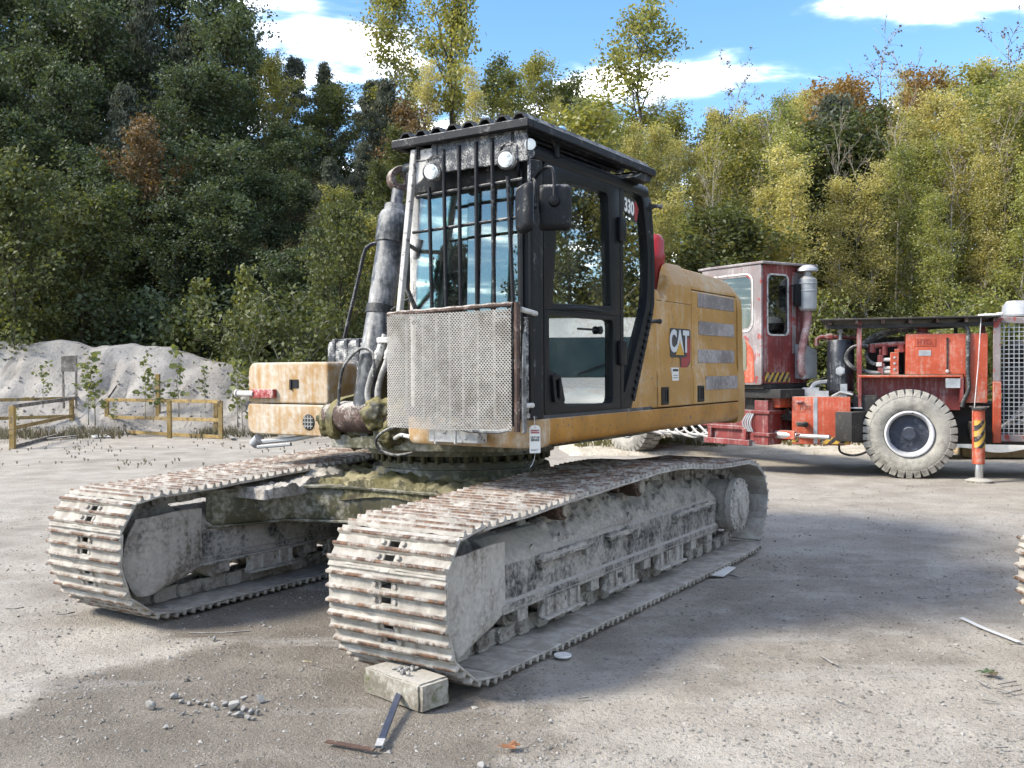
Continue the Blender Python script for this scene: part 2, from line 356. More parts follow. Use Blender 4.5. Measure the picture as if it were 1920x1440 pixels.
M_GREYRED = paint('rig_grey_primer', (.23, .19, .185), .6, dust=(.42, .40, .39), damt=.40, dscale=2, upd=.3, vary=.2, bump=.2, streak=.4, spots=((.24, .035, .028), .35, 5))
M_GALV = paint('galvanised', (.42, .43, .44), .45, dust=(.46, .44, .42), damt=.35, dscale=4, metal=.35, bump=.2, vary=.25)
M_STEEL = paint('bright_steel', (.55, .55, .55), .3, dust=(.45, .42, .4), damt=.2, metal=.8, bump=.1)
M_DARK = paint('grimy_dark', (.018, .016, .014), .7, dust=(.16, .14, .12), damt=.32, dscale=3, bump=.4)
M_RUBBER = paint('rubber', (.020, .020, .021), .75, dust=(.33, .315, .29), damt=.42, dscale=4, upd=.1, bump=.3)
M_TYRE = paint('tyre_dusty', (.22, .205, .18), .9, dust=(.40, .375, .32), damt=.66, dscale=1.5, upd=.05, bump=.3, dust2=(.30, .285, .25))
M_RIM = paint('rim_white', (.62, .62, .63), .55, dust=(.45, .44, .43), damt=.3, dscale=5, bump=.2, spots=((.05, .06, .09), .25, 9))
M_HUB = paint('hub_blue_black', (.035, .042, .062), .6, dust=(.30, .31, .33), damt=.26, dscale=9, bump=.3)
M_HOSE = paint('hose', (.022, .022, .022), .6, dust=(.34, .33, .31), damt=.42, dscale=5, bump=.2)
M_HOSE_W = paint('hose_chalky', (.26, .25, .235), .7, dust=(.50, .48, .45), damt=.5, dscale=7, bump=.3)
M_RED = paint('bottle_red', (.30, .010, .014), .35, damt=.14, dscale=4, bump=.1)
M_REDLAMP = paint('red_block', (.33, .022, .022), .5, dust=(.62, .56, .52), damt=.46, dscale=14, bump=.2)
M_LOUV = paint('vent_screen', (.20, .175, .165), .7, dust=(.37, .34, .33), damt=.5, dscale=3, upd=0, bump=.6, fine=160)
M_SEAT = paint('seat_cloth', (.16, .12, .05), .9, damt=.1, bump=.3)
M_TRIM = paint('cab_trim', (.04, .042, .046), .7, dust=(.25, .24, .22), damt=.3, bump=.2)
M_CONC = paint('concrete', (.24, .215, .17), .95, dust=(.40, .375, .33), damt=.5, dscale=4, upd=.8, bump=.9, vary=.3, spots=((.10, .105, .05), .36, 4.5), fine=50, spec=.2)
M_STONE = paint('stone', (.21, .20, .185), .9, dust=(.36, .345, .325), damt=.45, dscale=14, upd=.5, bump=.6, rnd=True, spec=.25)
M_WOOD_Y = paint('yellow_rail', (.34, .22, .055), .7, dust=(.27, .22, .15), damt=.46, dscale=5, upd=.4, bump=.4, vary=.3, spots=((.10, .065, .03), .4, 8), streak=.3)
M_WOOD_G = paint('weathered_wood', (.20, .175, .15), .9, dust=(.34, .32, .29), damt=.4, dscale=5, bump=.5, vary=.4)
M_WOOD_P = paint('fresh_timber', (.40, .29, .16), .8, dust=(.36, .30, .22), damt=.35, dscale=5, bump=.4, vary=.3)
def flat(name, c, rough=.6, **k): t = NT(name); return t.done(c, rough, **k)
M_WHITE = flat('print_white', (.72, .72, .71), .5); M_BLACK = flat('print_black', (.012, .012, .013), .5)
M_PRED = flat('print_red', (.26, .03, .03), .5); M_PYEL = flat('print_yellow', (.48, .27, .03), .5); M_PAPER = flat('sticker_paper', (.62, .61, .58), .6)
M_SILV = flat('print_silver', (.50, .52, .53), .4)
def mat_glass(name, tint, refl, dirt):
    t = NT(name); v = t.vec('Object')
    tr = t.n('ShaderNodeBsdfTransparent'); tr.inputs[0].default_value = (*tint, 1)
    gl = t.n('ShaderNodeBsdfGlossy'); gl.inputs['Roughness'].default_value = .012; gl.inputs[0].default_value = (.92, .97, .96, 1)
    fr = t.n('ShaderNodeFresnel'); fr.inputs[0].default_value = 1.5
    f = t.math('MULTIPLY_ADD', fr.outputs[0], 1.25, refl, clamp=True)
    m1 = t.n('ShaderNodeMixShader'); t.t.links.new(f, m1.inputs[0]); t.t.links.new(tr.outputs[0], m1.inputs[1]); t.t.links.new(gl.outputs[0], m1.inputs[2])
    df = t.n('ShaderNodeBsdfDiffuse'); df.inputs[0].default_value = (.42, .41, .38, 1)
    d = t.math('MULTIPLY', t.ramp(t.math('ADD', t.math('MULTIPLY', t.noise(v, 3, 6, .6), .6), t.math('MULTIPLY', t.noise(v, 60, 3, .6), .4)), .40, .75), dirt)
    m2 = t.n('ShaderNodeMixShader'); t.t.links.new(d, m2.inputs[0]); t.t.links.new(m1.outputs[0], m2.inputs[1]); t.t.links.new(df.outputs[0], m2.inputs[2])
    t.t.links.new(m2.outputs[0], t.o.inputs[0]); return t.m
M_GLASS = mat_glass('cab_glass', (.40, .58, .53), .20, .10)
M_GLASS_W = mat_glass('windscreen_glass', (.42, .62, .57), .07, .12)
M_GLASS_R = mat_glass('rig_glass', (.62, .68, .66), .05, .12)
M_MIRROR = flat('mirror_face', (.6, .62, .63), .05, metal=1.0)
t = NT('lamp_lens'); M_LENS = t.done((.72, .73, .70), .25)
def mat_stripe(name, a, b, per, ax):
    t = NT(name); v = t.vec('Object'); sp = t.n('ShaderNodeSeparateXYZ'); t.t.links.new(v, sp.inputs[0])
    s = t.math('MULTIPLY_ADD', sp.outputs[2], 1.0 if ax != 'r' else -1.0, t.math('ADD', sp.outputs[0], sp.outputs[1]))
    f = t.math('GREATER_THAN', t.math('FRACT', t.math('DIVIDE', s, per)), .5)
    n = t.noise(v, 14, 5, .6); c = t.mix(f, a, b); c = t.mix(t.ramp(n, .50, .68, 0, .7), c, (.33, .25, .19))
    return t.done(c, .6)
M_STRIPE = mat_stripe('hazard_stripe', (.46, .28, .04), (.02, .018, .018), .16, 'r')
def text_mesh(s, size, bold=0., sx=1., extr=.001):
    cu = bpy.data.curves.new('t', 'FONT'); cu.body = s; cu.size = size; cu.offset = bold; cu.extrude = extr; cu.align_x = 'CENTER'; cu.align_y = 'CENTER'; cu.resolution_u = 3
    cu.space_line = .9
    o = bpy.data.objects.new('t', cu); COL.objects.link(o); dg = bpy.context.evaluated_depsgraph_get(); dg.update()
    me = bpy.data.meshes.new_from_object(o.evaluated_get(dg)); bpy.data.objects.remove(o)
    for vv in me.vertices: vv.co.x *= sx
    return me
def text(name, s, size, mat, org, right, up, parent, bold=0., sx=1., extr=.001):
    me = text_mesh(s, size, bold, sx, extr); r = Vector(right).normalized(); u = Vector(up).normalized(); n = r.cross(u)
    M = Matrix((r, u, n)).transposed().to_4x4(); M.translation = Vector(org); me.transform(M); me.name = name
    me.materials.clear(); me.materials.append(mat)
    o = bpy.data.objects.new(name, me); COL.objects.link(o); o.parent = parent; return o
# ================================================================ excavator
def ring_frame(m, outer, hole, ax, lo, hi):
    # plate with one opening; both outlines are star-shaped about the opening's centre
    c = Vector((sum(p[0] for p in hole)/len(hole), sum(p[1] for p in hole)/len(hole)))
    def hit(poly, a):
        d = Vector((math.cos(a), math.sin(a))); best = None
        for i in range(len(poly)):
            p = Vector(poly[i])-c; q = Vector(poly[(i+1) % len(poly)])-c; e = q-p; den = d.x*e.y-d.y*e.x
            if abs(den) < 1e-12: continue
            t = (p.x*e.y-p.y*e.x)/den; s = (p.x*d.y-p.y*d.x)/den
            if t > 0 and -1e-6 <= s <= 1+1e-6: best = t if best is None else max(best, t)
        return c+d*(best or .01)
    an = sorted({round(math.atan2(p[1]-c.y, p[0]-c.x), 4) for p in list(outer)+list(hole)})
    O = [hit(outer, a) for a in an]; H = [hit(hole, a) for a in an]; n = len(an); V = []
    P = lambda p, t: (t, p.x, p.y) if ax == 0 else (p.x, t, p.y) if ax == 1 else (p.x, p.y, t)
    for t in (lo, hi): V += [P(p, t) for p in O]+[P(p, t) for p in H]
    F = []
    for i in range(n):
        j = (i+1) % n
        F += [(i, j, n+j, n+i), (2*n+i, 3*n+i, 3*n+j, 2*n+j), (i, 2*n+i, 2*n+j, j), (n+i, n+j, 3*n+j, 3*n+i)]
    return m.add(V, F)
def lumps(m, x0, x1, y0, y1, zf, amp, nx=40, ny=14, sc=6, seed=0, skirt=.05):
    V = []
    for i in range(nx):
        for j in range(ny):
            x = x0+(x1-x0)*i/(nx-1); y = y0+(y1-y0)*j/(ny-1); e = min(i, nx-1-i, j, ny-1-j)
            V.append((x+.012*fbm((y*9, x*9, seed)), y+.012*fbm((x*9, y*9, seed+3)), zf(x, y)+(amp*(.4+fbm((x*sc, y*sc, seed), 4)+.5*abs(fbm((x*sc*3, y*sc*3, seed), 2))) if e else -skirt)))
    return m.add(V, [(i*ny+j, (i+1)*ny+j, (i+1)*ny+j+1, i*ny+j+1) for i in range(nx-1) for j in range(ny-1)])
exc = empty('excavator', (EX, EY, 0), EYAW, 'dusty yellow crawler excavator without its boom, standing on two rusty tracks', 'excavator')
# ---- tracks
TP = [(-2.2, .062), (-1.4, .042), (-.5, .04), (.5, .04), (1.4, .04), (2.02, .042), (2.2, .075), (2.33, .155), (2.41, .262), (2.445, .37), (2.458, .48), (2.45, .6), (2.415, .71), (2.34, .79), (2.22, .832), (2.03, .838), (1.65, .85), (1.16, .876),
      (.586, .898), (.2, .913), (-.17, .925), (-.6, .912), (-1.15, .862), (-1.65, .842), (-2.0, .828), (-2.25, .757), (-2.405, .64), (-2.46, .5), (-2.43, .33), (-2.335, .175)]
def resample(P, n):
    Q = [Vector((p[0], p[1], 0)) for p in P]; C_ = catmull(Q, 10, True); L = [0]
    for i in range(len(C_)): L.append(L[-1]+(C_[(i+1) % len(C_)]-C_[i]).length)
    out = []
    for k in range(n):
        s = L[-1]*k/n; i = max(j for j in range(len(C_)) if L[j] <= s); f = (s-L[i])/(L[i+1]-L[i])
        p = C_[i].lerp(C_[(i+1) % len(C_)], f); tt = (C_[(i+1) % len(C_)]-C_[i]).normalized(); out.append((p, tt))
    return out, L[-1]/n
NSH = 50
TPTS, PITCH_T = resample(TP, NSH)
def shoe_mesh():
    m = MB(); hw = .395; hl = PITCH_T/2
    for s in (-.076, 0, .076):
        m.prism([(s-.017, .002), (s-.008, .037), (s+.008, .037), (s+.017, .002)], 1, -hw, hw)
    z0, z1 = -.010, .004
    m.box(-hl-.012, hl, -hw, -.032, z0, z1); m.box(-hl-.012, hl, .032, hw, z0, z1)
    for a, b in ((-hl-.012, -.055), (-.023, .023), (.055, hl)): m.box(a, b, -.034, .034, z0+.0005, z1-.0005)
    for s in (-.039, .039):
        for y in (-.068, .068): m.cyl((s, y, 0), (s, y, .020), .016, 6)
    base = mkmesh('track_shoe', m, M_SHOE, .004, 1, 40)
    out = []
    for var in range(5):
        d = MB(); ny_ = 34
        for g0, g1, amt in ((-.105, -.084, .6), (-.068, -.008, 1), (.008, .068, 1), (.084, .112, .7)):
            V = []
            for i in range(ny_):
                y = -hw+.004+(2*hw-.008)*i/(ny_-1); mid_ = abs(y) < .06
                k = max(0, fbm((y*7+var*9, g0*30, 3), 4)*.9+.25)*.022*amt*(.12 if mid_ else 1)
                for j in range(4):
                    q = j/3; e = (q-.5)*2; V.append((g0+(g1-g0)*q, y, .0035+k*(.55+.45*e*e)+.004*fbm((y*40, q*3+var, 1), 2)*(0 if mid_ else 1) if not (mid_ and g1-g0 > .04) else -.006))
            d.add(V, [(i*4+j, (i+1)*4+j, (i+1)*4+j+1, i*4+j+1) for i in range(ny_-1) for j in range(3) if not (abs(-hw+(2*hw)*(i+.5)/(ny_-1)) < .06 and g1-g0 > .04)])
        me = base.copy(); bm = bmesh.new(); bm.from_mesh(me); dm_ = mkmesh('d', d, None, 0, 1, 60); bm.from_mesh(dm_); bm.to_mesh(me); bm.free(); me.name = 'track_shoe'; out.append(me)
    return out
SHOES = shoe_mesh()
def link_mesh(yc):
    m = MB()
    for k, (p, tt) in enumerate(TPTS):
        nrm = Vector((tt.y, -tt.x, 0)); c = p-nrm*.062
        for s in (-1, 1):
            for off, yy in ((-.055, .075), (.055, .098)):
                a = c+tt*off; y0 = yc+s*yy
                poly = [(-.075, -.030), (-.055, -.048), (.055, -.048), (.075, -.030), (.075, .022), (.05, .045), (-.05, .045), (-.075, .022)]
                P = [(a.x+tt.x*u+nrm.x*v_, a.y+tt.y*u+nrm.y*v_) for u, v_ in poly]; m.prism(P, 1, y0-.014, y0+.014)
        a = c+tt*.108; m.cyl((a.x, yc-.125, a.y), (a.x, yc+.125, a.y), .024, 8)
    return m
def lathe_y(m, prof, x, y, z, sgn, n=24): return m.lathe(prof, (x, y, z), (0, sgn, 0), n)
def bumpy_disc(m, r, t, x, y, z, teeth):
    P = []
    for k in range(teeth*4):
        a = 2*math.pi*k/(teeth*4); rr = r if k % 4 in (0, 1) else r-.05
        P.append((x+rr*math.cos(a), z+rr*math.sin(a)))
    return m.prism(P, 1, y-t/2, y+t/2)
def build_track(parent, yc, so, sj=0):
    # so: +1 when the track's outer side lies towards +y
    ch = obj('track_chain', link_mesh(yc), M_LINK, parent, 0, smooth=30)
    for k, (p, tt) in enumerate(TPTS):
        o = obj('track_shoe', None, None, ch, mesh=random.choice(SHOES))
        nrm = Vector((tt.y, 0, -tt.x)); X = Vector((tt.x, 0, tt.y)); Y = nrm.cross(X)
        o.matrix_local = Matrix.Translation((p.x, yc+random.uniform(-.004, .004), p.y)) @ Matrix((X, Y, nrm)).transposed().to_4x4() @ Matrix.Rotation(random.uniform(-.02, .02), 4, 'Y')
    m = MB()
    prof = [(-.21, .29), (.235, .29), (.235, .33), (.215, .34), (.215, .55), (.16, .62), (.05, .69), (-.05, .69), (-.16, .62), (-.195, .55), (-.195, .33), (-.21, .33)]
    m.prism([(yc+so*a, b) for a, b in prof], 0, -1.62, 1.75)
    fr = obj('track_frame', m, M_FRAME, parent, .012, smooth=30)
    # idler in front, sprocket and final drive behind
    m = MB(); lathe_y(m, [(.06, -.12), (.06, -.07), (.30, -.07), (.30, -.05), (.335, -.05), (.335, .05), (.30, .05), (.30, .07), (.06, .07), (.06, .12)], 2.02, yc, .44, 1, 36)
    obj('idler', m, M_LINK, fr)
    m = MB(); bumpy_disc(m, .335, .07, -1.98, yc, .455, 23); obj('sprocket', m, M_LINK, fr, .006, 1)
    m = MB(); lathe_y(m, [(.02, -.16), (.20, -.15), (.215, -.02), (.215, .14), (.235, .145), (.235, .20), (.205, .205), (.20, .215), (.13, .225), (.12, .24), (.02, .245)], -1.98, yc+so*.10, .46, so, 40)
    for k in range(16):
        a = 2*math.pi*k/16; m.cyl((-1.98+.218*math.cos(a), yc+so*.30, .46+.218*math.sin(a)), (-1.98+.218*math.cos(a), yc+so*.315, .46+.218*math.sin(a)), .013, 6)
    obj('final_drive', m, M_GUARD, fr, 0, smooth=35)
    for s in (-1, 1):
        # guard plate that closes the idler bay, bowed in plan, lower corner cut away
        m = MB(); nr, nc = 15, 12; V = []
        for side_ in (0, 1):
            for i in range(nr):
                q = i/(nr-1); z = .165+.525*q; xf = 2.235+.10*math.sin(math.pi*min(1, q*1.05))**.8; xr = 1.70+max(0, (.30-z)/.135)**1.4*.38
                for j in range(nc):
                    u = j/(nc-1); x = xr+(xf-xr)*u; bow = .040*math.sin(u*math.pi*.7)+.006*fbm((x*6, z*6, s), 3)-.035*max(0, u-.8)/.2
                    V.append((x, yc+s*(.218+bow+(.014 if side_ == 0 else 0)), z+.012*math.sin(u*4)*(i == nr-1)))
        n0 = nr*nc; F = []
        for i in range(nr-1):
            for j in range(nc-1): a_ = i*nc+j; F += [(a_, a_+1, a_+nc+1, a_+nc), (n0+a_, n0+a_+nc, n0+a_+nc+1, n0+a_+1)]
        rim_ = [j for j in range(nc)]+[i*nc+nc-1 for i in range(1, nr)]+[(nr-1)*nc+j for j in range(nc-2, -1, -1)]+[i*nc for i in range(nr-2, 0, -1)]
        F += [(rim_[k], rim_[(k+1) % len(rim_)], n0+rim_[(k+1) % len(rim_)], n0+rim_[k]) for k in range(len(rim_))]
        m.add(V, F); obj('idler_guard', m, M_GUARD, fr, 0, smooth=40)
        # bottom flange and roller guards
        m = MB(); m.box(-1.6, 1.72, yc+s*.215-.02, yc+s*.215+.02, .272, .292); obj('flange', m, M_FRAME, fr, .004, 1)
        for xa, xb in ((1.28, .775), (.458, -.026), (-.397, -.911)):
            P = [(xa-.02, .285), (xb+.02, .285), (xb+.05, .235), (xb, .168), (xb+.02, .150), (xa-.02, .150), (xa, .168), (xa-.05, .235)]
            m = MB(); hole = rpoly([((xa+xb)/2+.07, .245), ((xa+xb)/2+.09, .205), ((xa+xb)/2-.06, .205), ((xa+xb)/2-.045, .245)], .02, 3)
            ring_frame(m, P, hole, 1, yc+s*.205-.011, yc+s*.205+.011)
            for xx in (xa-.06, xa-.16, xb+.06, xb+.17): m.box(xx-.012, xx+.012, yc+s*.205-.045, yc+s*.205+.03, .17, .285)
            m.box(min(xa, xb)+.01, max(xa, xb)-.01, yc+s*.225-.035, yc+s*.225+.028, .146, .162)
            obj('roller_guard', m, M_GUARD, fr, .004, 1)
    for x in (1.50, 1.06, .60, .12, -.22, -.66, -1.10, -1.45):
        m = MB(); lathe_y(m, [(.03, -.19), (.05, -.185), (.055, -.14), (.085, -.135), (.085, -.05), (.07, -.045), (.07, .045), (.085, .05), (.085, .135), (.055, .14), (.05, .185), (.03, .19)], x, yc, .235, 1, 18)
        m.box(x-.055, x+.055, yc-.225, yc-.185, .20, .285); m.box(x-.055, x+.055, yc+.185, yc+.225, .20, .285)
        obj('track_roller', m, M_LINK, fr)
    for x, z in ((.92, .775), (-.20, .800)):
        m = MB(); lathe_y(m, [(.02, -.11), (.06, -.105), (.075, -.10), (.075, .02), (.062, .03), (.062, .075), (.075, .08), (.075, .17), (.06, .175), (.055, .185), (.02, .185)], x, yc, z, so, 24)
        obj('carrier_roller', m, M_RUST, fr)
        m = MB(); lathe_y(m, [(.01, .183), (.050, .184), (.050, .196), (.035, .202), (.01, .203)], x, yc, z, so, 20); m.box(x-.05, x+.05, yc-.06, yc+.06, .62, z-.05)
        obj('roller_cap', m, M_CAKE, fr)
    for xa, xb in ((1.34, .70), (.44, .02), (-.68, -1.50)):
        m = MB(); m.box(xb, xa, yc+so*.235-.025, yc+so*.235+.03, .505, .535); m.box(xb+.02, xb+.06, yc+so*.22-.02, yc+so*.22+.03, .46, .51); m.box(xa-.06, xa-.02, yc+so*.22-.02, yc+so*.22+.03, .46, .51)
        obj('boot_step', m, M_FRAME, fr, .006, 1)
        m = MB(); lumps(m, xb+.01, xa-.01, yc+so*.235-.022, yc+so*.235+.028, lambda x, y: .537, .020, 40, 6, 11, xa, .02); obj('step_dirt', m, M_CAKE, fr, smooth=60)
    m = MB()
    def zt(x, y):
        d = abs(y-yc); pk = .10*math.exp(-((x-.36)/.30)**2)+.09*math.exp(-((x+.85)/.42)**2)-.02*math.exp(-((x-.92)/.16)**2)-.02*math.exp(-((x+.20)/.16)**2)-.06*min(1, max(0, (x-1.05)/.2))
        return .700-max(0, d-.02)*.72+pk*(1 if d < .14 else max(.3, 1-(d-.14)*9))
    lumps(m, -1.56, 1.66, yc-.20, yc+.20, zt, .050, 260, 34, 11, 5+so, .03)
    obj('frame_dirt', m, M_CAKE, fr, smooth=60)
    m = MB(); oct_ = [(0, 2, 4), (2, 1, 4), (1, 3, 4), (3, 0, 4), (2, 0, 5), (1, 2, 5), (3, 1, 5), (0, 3, 5)]
    for k in range(420):
        x, y, r = random.uniform(-2.1, 2.05), yc+random.choice((-1, 1))*random.uniform(.16, .385), random.uniform(.003, .007)+.014*random.random()**5
        B = [(r, 0, 0), (-r, 0, 0), (0, r, 0), (0, -r, 0), (0, 0, r*.7), (0, 0, -r*.7)]; m.add([(x+p[0]*random.uniform(.7, 1.3), y+p[1]*random.uniform(.7, 1.3), .032+r*.4+p[2]) for p in B], oct_)
    lumps(m, -2.05, 2.0, yc+.14, yc+.385, lambda x, y: .033+.02*max(0, .22-abs(y-yc))*4, .006, 120, 10, 5, 21+so, .01); lumps(m, -2.05, 2.0, yc-.385, yc-.14, lambda x, y: .033+.02*max(0, .22-abs(y-yc))*4, .006, 120, 10, 5, 25+so, .01)
    obj('track_debris', m, M_CAKE, fr, smooth=50, kind='stuff')
    return fr
build_track(exc, 1.295, 1); build_track(exc, -1.295, -1)
# ---- car body with its four legs, caked dirt, slew ring
m = MB(); H_ = [(1.62, 1.12), (1.03, .86), (.88, .42), (.88, -.42), (1.03, -.86), (1.62, -1.12)]
H_ = H_+[(.72, -1.12), (.5, -.95), (-.5, -.95), (-.72, -1.12)]+[(-x, y) for x, y in H_[::-1]]+[(-.72, 1.12), (-.5, .95), (.5, .95), (.72, 1.12)]
m.prism(H_, 2, .545, .785); cb = obj('car_body', m, M_OLIVE, exc, .012)
for z0, z1 in ((.528, .545), (.785, .805)):
    m = MB(); m.prism([(x*1.02+(.02 if x > 0 else -.02), y) for x, y in H_], 2, z0+.0005, z1); obj('flange', m, M_OLIVE, cb, .003, 1)
m = MB(); m.lathe([(.05, .80), (.74, .80), (.70, .93), (.05, .93)], (0, 0, 0), (0, 0, 1), 40); obj('pedestal', m, M_OLIVE, cb)
m = MB(); lumps(m, .15, .90, -.92, .95, lambda x, y: .80+.07*min(1, max(0, (1.0-x)*2.2))+.03*math.cos(y*5), .045, 46, 90, 7, 2, .10)
obj('oily_dirt', m, M_CAKEO, cb, smooth=60)
m = MB(); lumps(m, .30, 1.42, -1.16, -.72, lambda x, y: .80+.10*max(0, 1-abs(x-.62)*2.4)*max(0, 1-abs(y+.95)*2), .035, 60, 30, 9, 8, .06); obj('pale_dirt', m, M_CAKE, cb, smooth=60)
sr = obj('slew_ring', MB().lathe([(.4, .93), (.655, .93), (.655, .985), (.60, .99), (.60, 1.03), (.74, 1.035), (.74, 1.105), (.4, 1.105)], (0, 0, 0), (0, 0, 1), 56), M_OLIVE, exc)
bolt = mkmesh('bolt', MB().cyl((0, 0, 0), (0, 0, .05), .020, 6).cyl((0, 0, .05), (0, 0, .062), .028, 10), M_GREASE, .003, 1)
for k in range(40):
    a = 2*math.pi*(k+.3)/40; obj('bolt', None, None, sr, mesh=bolt, loc=(.69*math.cos(a), .69*math.sin(a), .975))
for k in range(32):
    a = 2*math.pi*k/32; obj('bolt', None, None, sr, mesh=bolt, loc=(.628*math.cos(a), .628*math.sin(a), .984))
# ---- upper frame
m = MB(); m.prism([(1.05, -.42), (1.05, .40), (.80, 1.0), (-1.2, 1.0), (-2.3, .8), (-2.3, -.8), (-1.2, -1.0), (.45, -1.0), (.55, -.42)], 2, 1.106, 1.20)
m.lathe([(.3, 1.09), (.80, 1.09), (.84, 1.108), (.3, 1.108)], (0, 0, 0), (0, 0, 1), 40)
uf = obj('upper_frame', m, M_OLIVE, exc, .006, 1)
for y in (-.36, .24):      # boom foot: two side plates
    m = MB(); m.prism(rpoly([(.1, 1.165), (1.12, 1.165), (1.15, 1.36), (1.05, 1.46), (.62, 1.52), (.45, 1.90), (.15, 1.95), (-.35, 1.70), (-.6, 1.165)], .07), 1, y-.035, y+.035)
    obj('boom_lug', m, M_GREASE, uf, .008)
m = MB(); m.box(-.6, .45, -.33, .21, 1.165, 1.40); m.box(-.7, -.5, -.33, .21, 1.165, 1.9); obj('boom_well', m, M_OLIVE, uf, .01)
m = MB(); m.cyl((1.02, -.50, 1.33), (1.02, .34, 1.33), .055, 20); m.cyl((1.02, -.335, 1.33), (1.02, -.02, 1.33), .115, 28); m.cyl((1.02, .02, 1.33), (1.02, .20, 1.33), .10, 24); m.cyl((1.02, .28, 1.33), (1.02, .335, 1.33), .085, 24); m.cyl((1.02, -.46, 1.33), (1.02, -.40, 1.33), .095, 24)
obj('cylinder_pin', m, M_RUST, uf, .006)
m = MB()
for c, r, sd_ in (((1.07, .06, 1.36), .11, 1), ((1.02, -.43, 1.30), .11, 2), ((1.10, .26, 1.30), .09, 3), ((.98, -.20, 1.20), .10, 4), ((1.06, .14, 1.22), .09, 5)):
    bm = bmesh.new(); bmesh.ops.create_icosphere(bm, subdivisions=4, radius=1)
    V = [Vector(c)+Vector((p.co.x*r*.8, p.co.y*r*1.2, p.co.z*r))*(1+.35*fbm(p.co*1.8+Vector((sd_*7, 0, 0)), 4)) for p in bm.verts]; m.add(V, [tuple(q.index for q in f.verts) for f in bm.faces]); bm.free()
obj('grease_lumps', m, M_GREASE, uf, smooth=180)
# ---- boom cylinder, standing free with its rod pushed in
P0 = Vector((1.015, -.12, 1.36)); P1 = Vector((.648, -.12, 2.91)); ax = (P1-P0).normalized(); LC = (P1-P0).length
m = MB(); m.lathe([(.03, 0), (.095, .02), (.098, LC*.25), (.103, LC*.255), (.103, LC*.262), (.098, LC*.268), (.098, LC*.80), (.112, LC*.805), (.112, LC*.815), (.118, LC*.82), (.118, LC*.93), (.10, LC*.955), (.085, LC*.96), (.085, LC*.99), (.04, LC)], P0, ax, 36)
bc = obj('boom_cylinder', m, M_CYL, exc)
m = MB(); m.cyl(P1-ax*.02, P1+ax*.15, .045, 20); obj('rod', m, M_CYL, bc)
E1 = P1+ax*.20; m = MB(); ra = Vector((.55, .83, 0)).normalized()
m.lathe([(.052, -.06), (.088, -.06), (.092, -.05), (.092, .05), (.088, .06), (.052, .06), (.052, -.06)], E1, ra, 28); obj('rod_eye', m, M_RUST, bc)
m = MB(); m.lathe([(.100, LC*.46), (.107, LC*.46), (.107, LC*.50), (.100, LC*.50)], P0, ax, 30); m.tube([P0+ax*LC*.48+Vector((.02, .12, 0)), P0+ax*LC*.50+Vector((.1, .3, .02)), P0+ax*LC*.51+Vector((.22, .50, .03))], .008, 6)
obj('strap', m, M_HOSE, bc)
m = MB(); m.tube(catmull([(1.10, -.30, 1.42), (1.08, -.27, 1.68), (1.05, -.13, 1.82), (1.06, 0, 1.78), (1.08, .02, 1.62)], 8), .012, 8); obj('grease_line', m, M_HOSE, bc)
for k, (dy, dx) in enumerate(((0, 0), (.075, -.02))):
    m = MB(); m.tube(catmull([(1.00+dx, .06+dy, 1.92), (1.02+dx, .05+dy, 1.84), (1.05+dx, .02+dy, 1.72), (1.07+dx, -.02+dy, 1.60), (1.08+dx, -.035+dy, 1.48), (1.06+dx, .02+dy, 1.36), (.98+dx, .12+dy, 1.32), (.80+dx, .18+dy, 1.34)], 8), .022, 10)
    h = obj('hydraulic_hose', m, M_HOSE_W, bc)
    m = MB(); m.cyl((1.012+dx, .055+dy, 1.88), (1.045+dx, .025+dy, 1.74), .031, 8); m.cyl((1.03+dx, .038+dy, 1.80), (1.036+dx, .032+dy, 1.77), .037, 6); obj('fitting', m, M_WHT, h, .002, 1)
m = MB(); m.box(.98, 1.06, .03, .16, 1.86, 1.90); obj('hose_clamp', m, M_WHT, bc, .008)
m = MB(); m.tube(catmull([(1.16, .36, 1.30), (1.20, .24, 1.26), (1.22, .16, 1.19), (1.20, .18, 1.12), (1.16, .28, 1.085), (1.10, .38, 1.10)], 8), .010, 8); obj('loose_cable', m, M_HOSE, uf)
m = MB(); m.tube([(1.14, .26, 1.20), (1.20, .36, 1.23), (1.22, .46, 1.22)], .014, 8); obj('pipe_stub', m, M_WHT, uf)
# ---- tool boxes on the right front corner
m = MB(); m.prism(rpoly([(-1.49, 1.165), (-1.49, 1.405), (-.61, 1.405), (-.61, 1.165)], [.09, .03, .02, .02], 6), 0, .30, .885); tb = obj('lower_tool_box', m, M_YEL_D, exc, .014, 3)
m = MB(); m.lathe([(.025, 0), (.060, 0), (.062, .006), (.055, .010), (.025, .010)], (.884, -.808, 1.272), (1, 0, 0), 24); obj('vent', m, M_DARK, tb)
m = MB()
for k in (-1, 0, 1): m.box(.892, .897, -.808+k*.03-.004, -.808+k*.03+.004, 1.222, 1.322); m.box(.8925, .8975, -.858, -.758, 1.272+k*.03-.004, 1.272+k*.03+.004)
obj('vent_grille', m, M_STEEL, tb)
m = MB(); m.prism(rpoly([(-1.485, 1.412), (-1.485, 1.735), (-.61, 1.735), (-.61, 1.412)], [.05, .09, .05, .03], 6), 0, .545, .88); tb2 = obj('upper_tool_box', m, M_YEL_D, exc, .02, 3)
m = MB(); m.box(.882, .925, -1.40, -1.16, 1.455, 1.525); obj('red_latch', m, M_REDLAMP, tb2, .006)
m = MB(); m.cyl((.915, -1.56, 1.487), (.915, -1.38, 1.487), .024, 14); m.cyl((.915, -1.58, 1.487), (.915, -1.565, 1.487), .034, 14); obj('latch_pin', m, M_WHT, tb2)
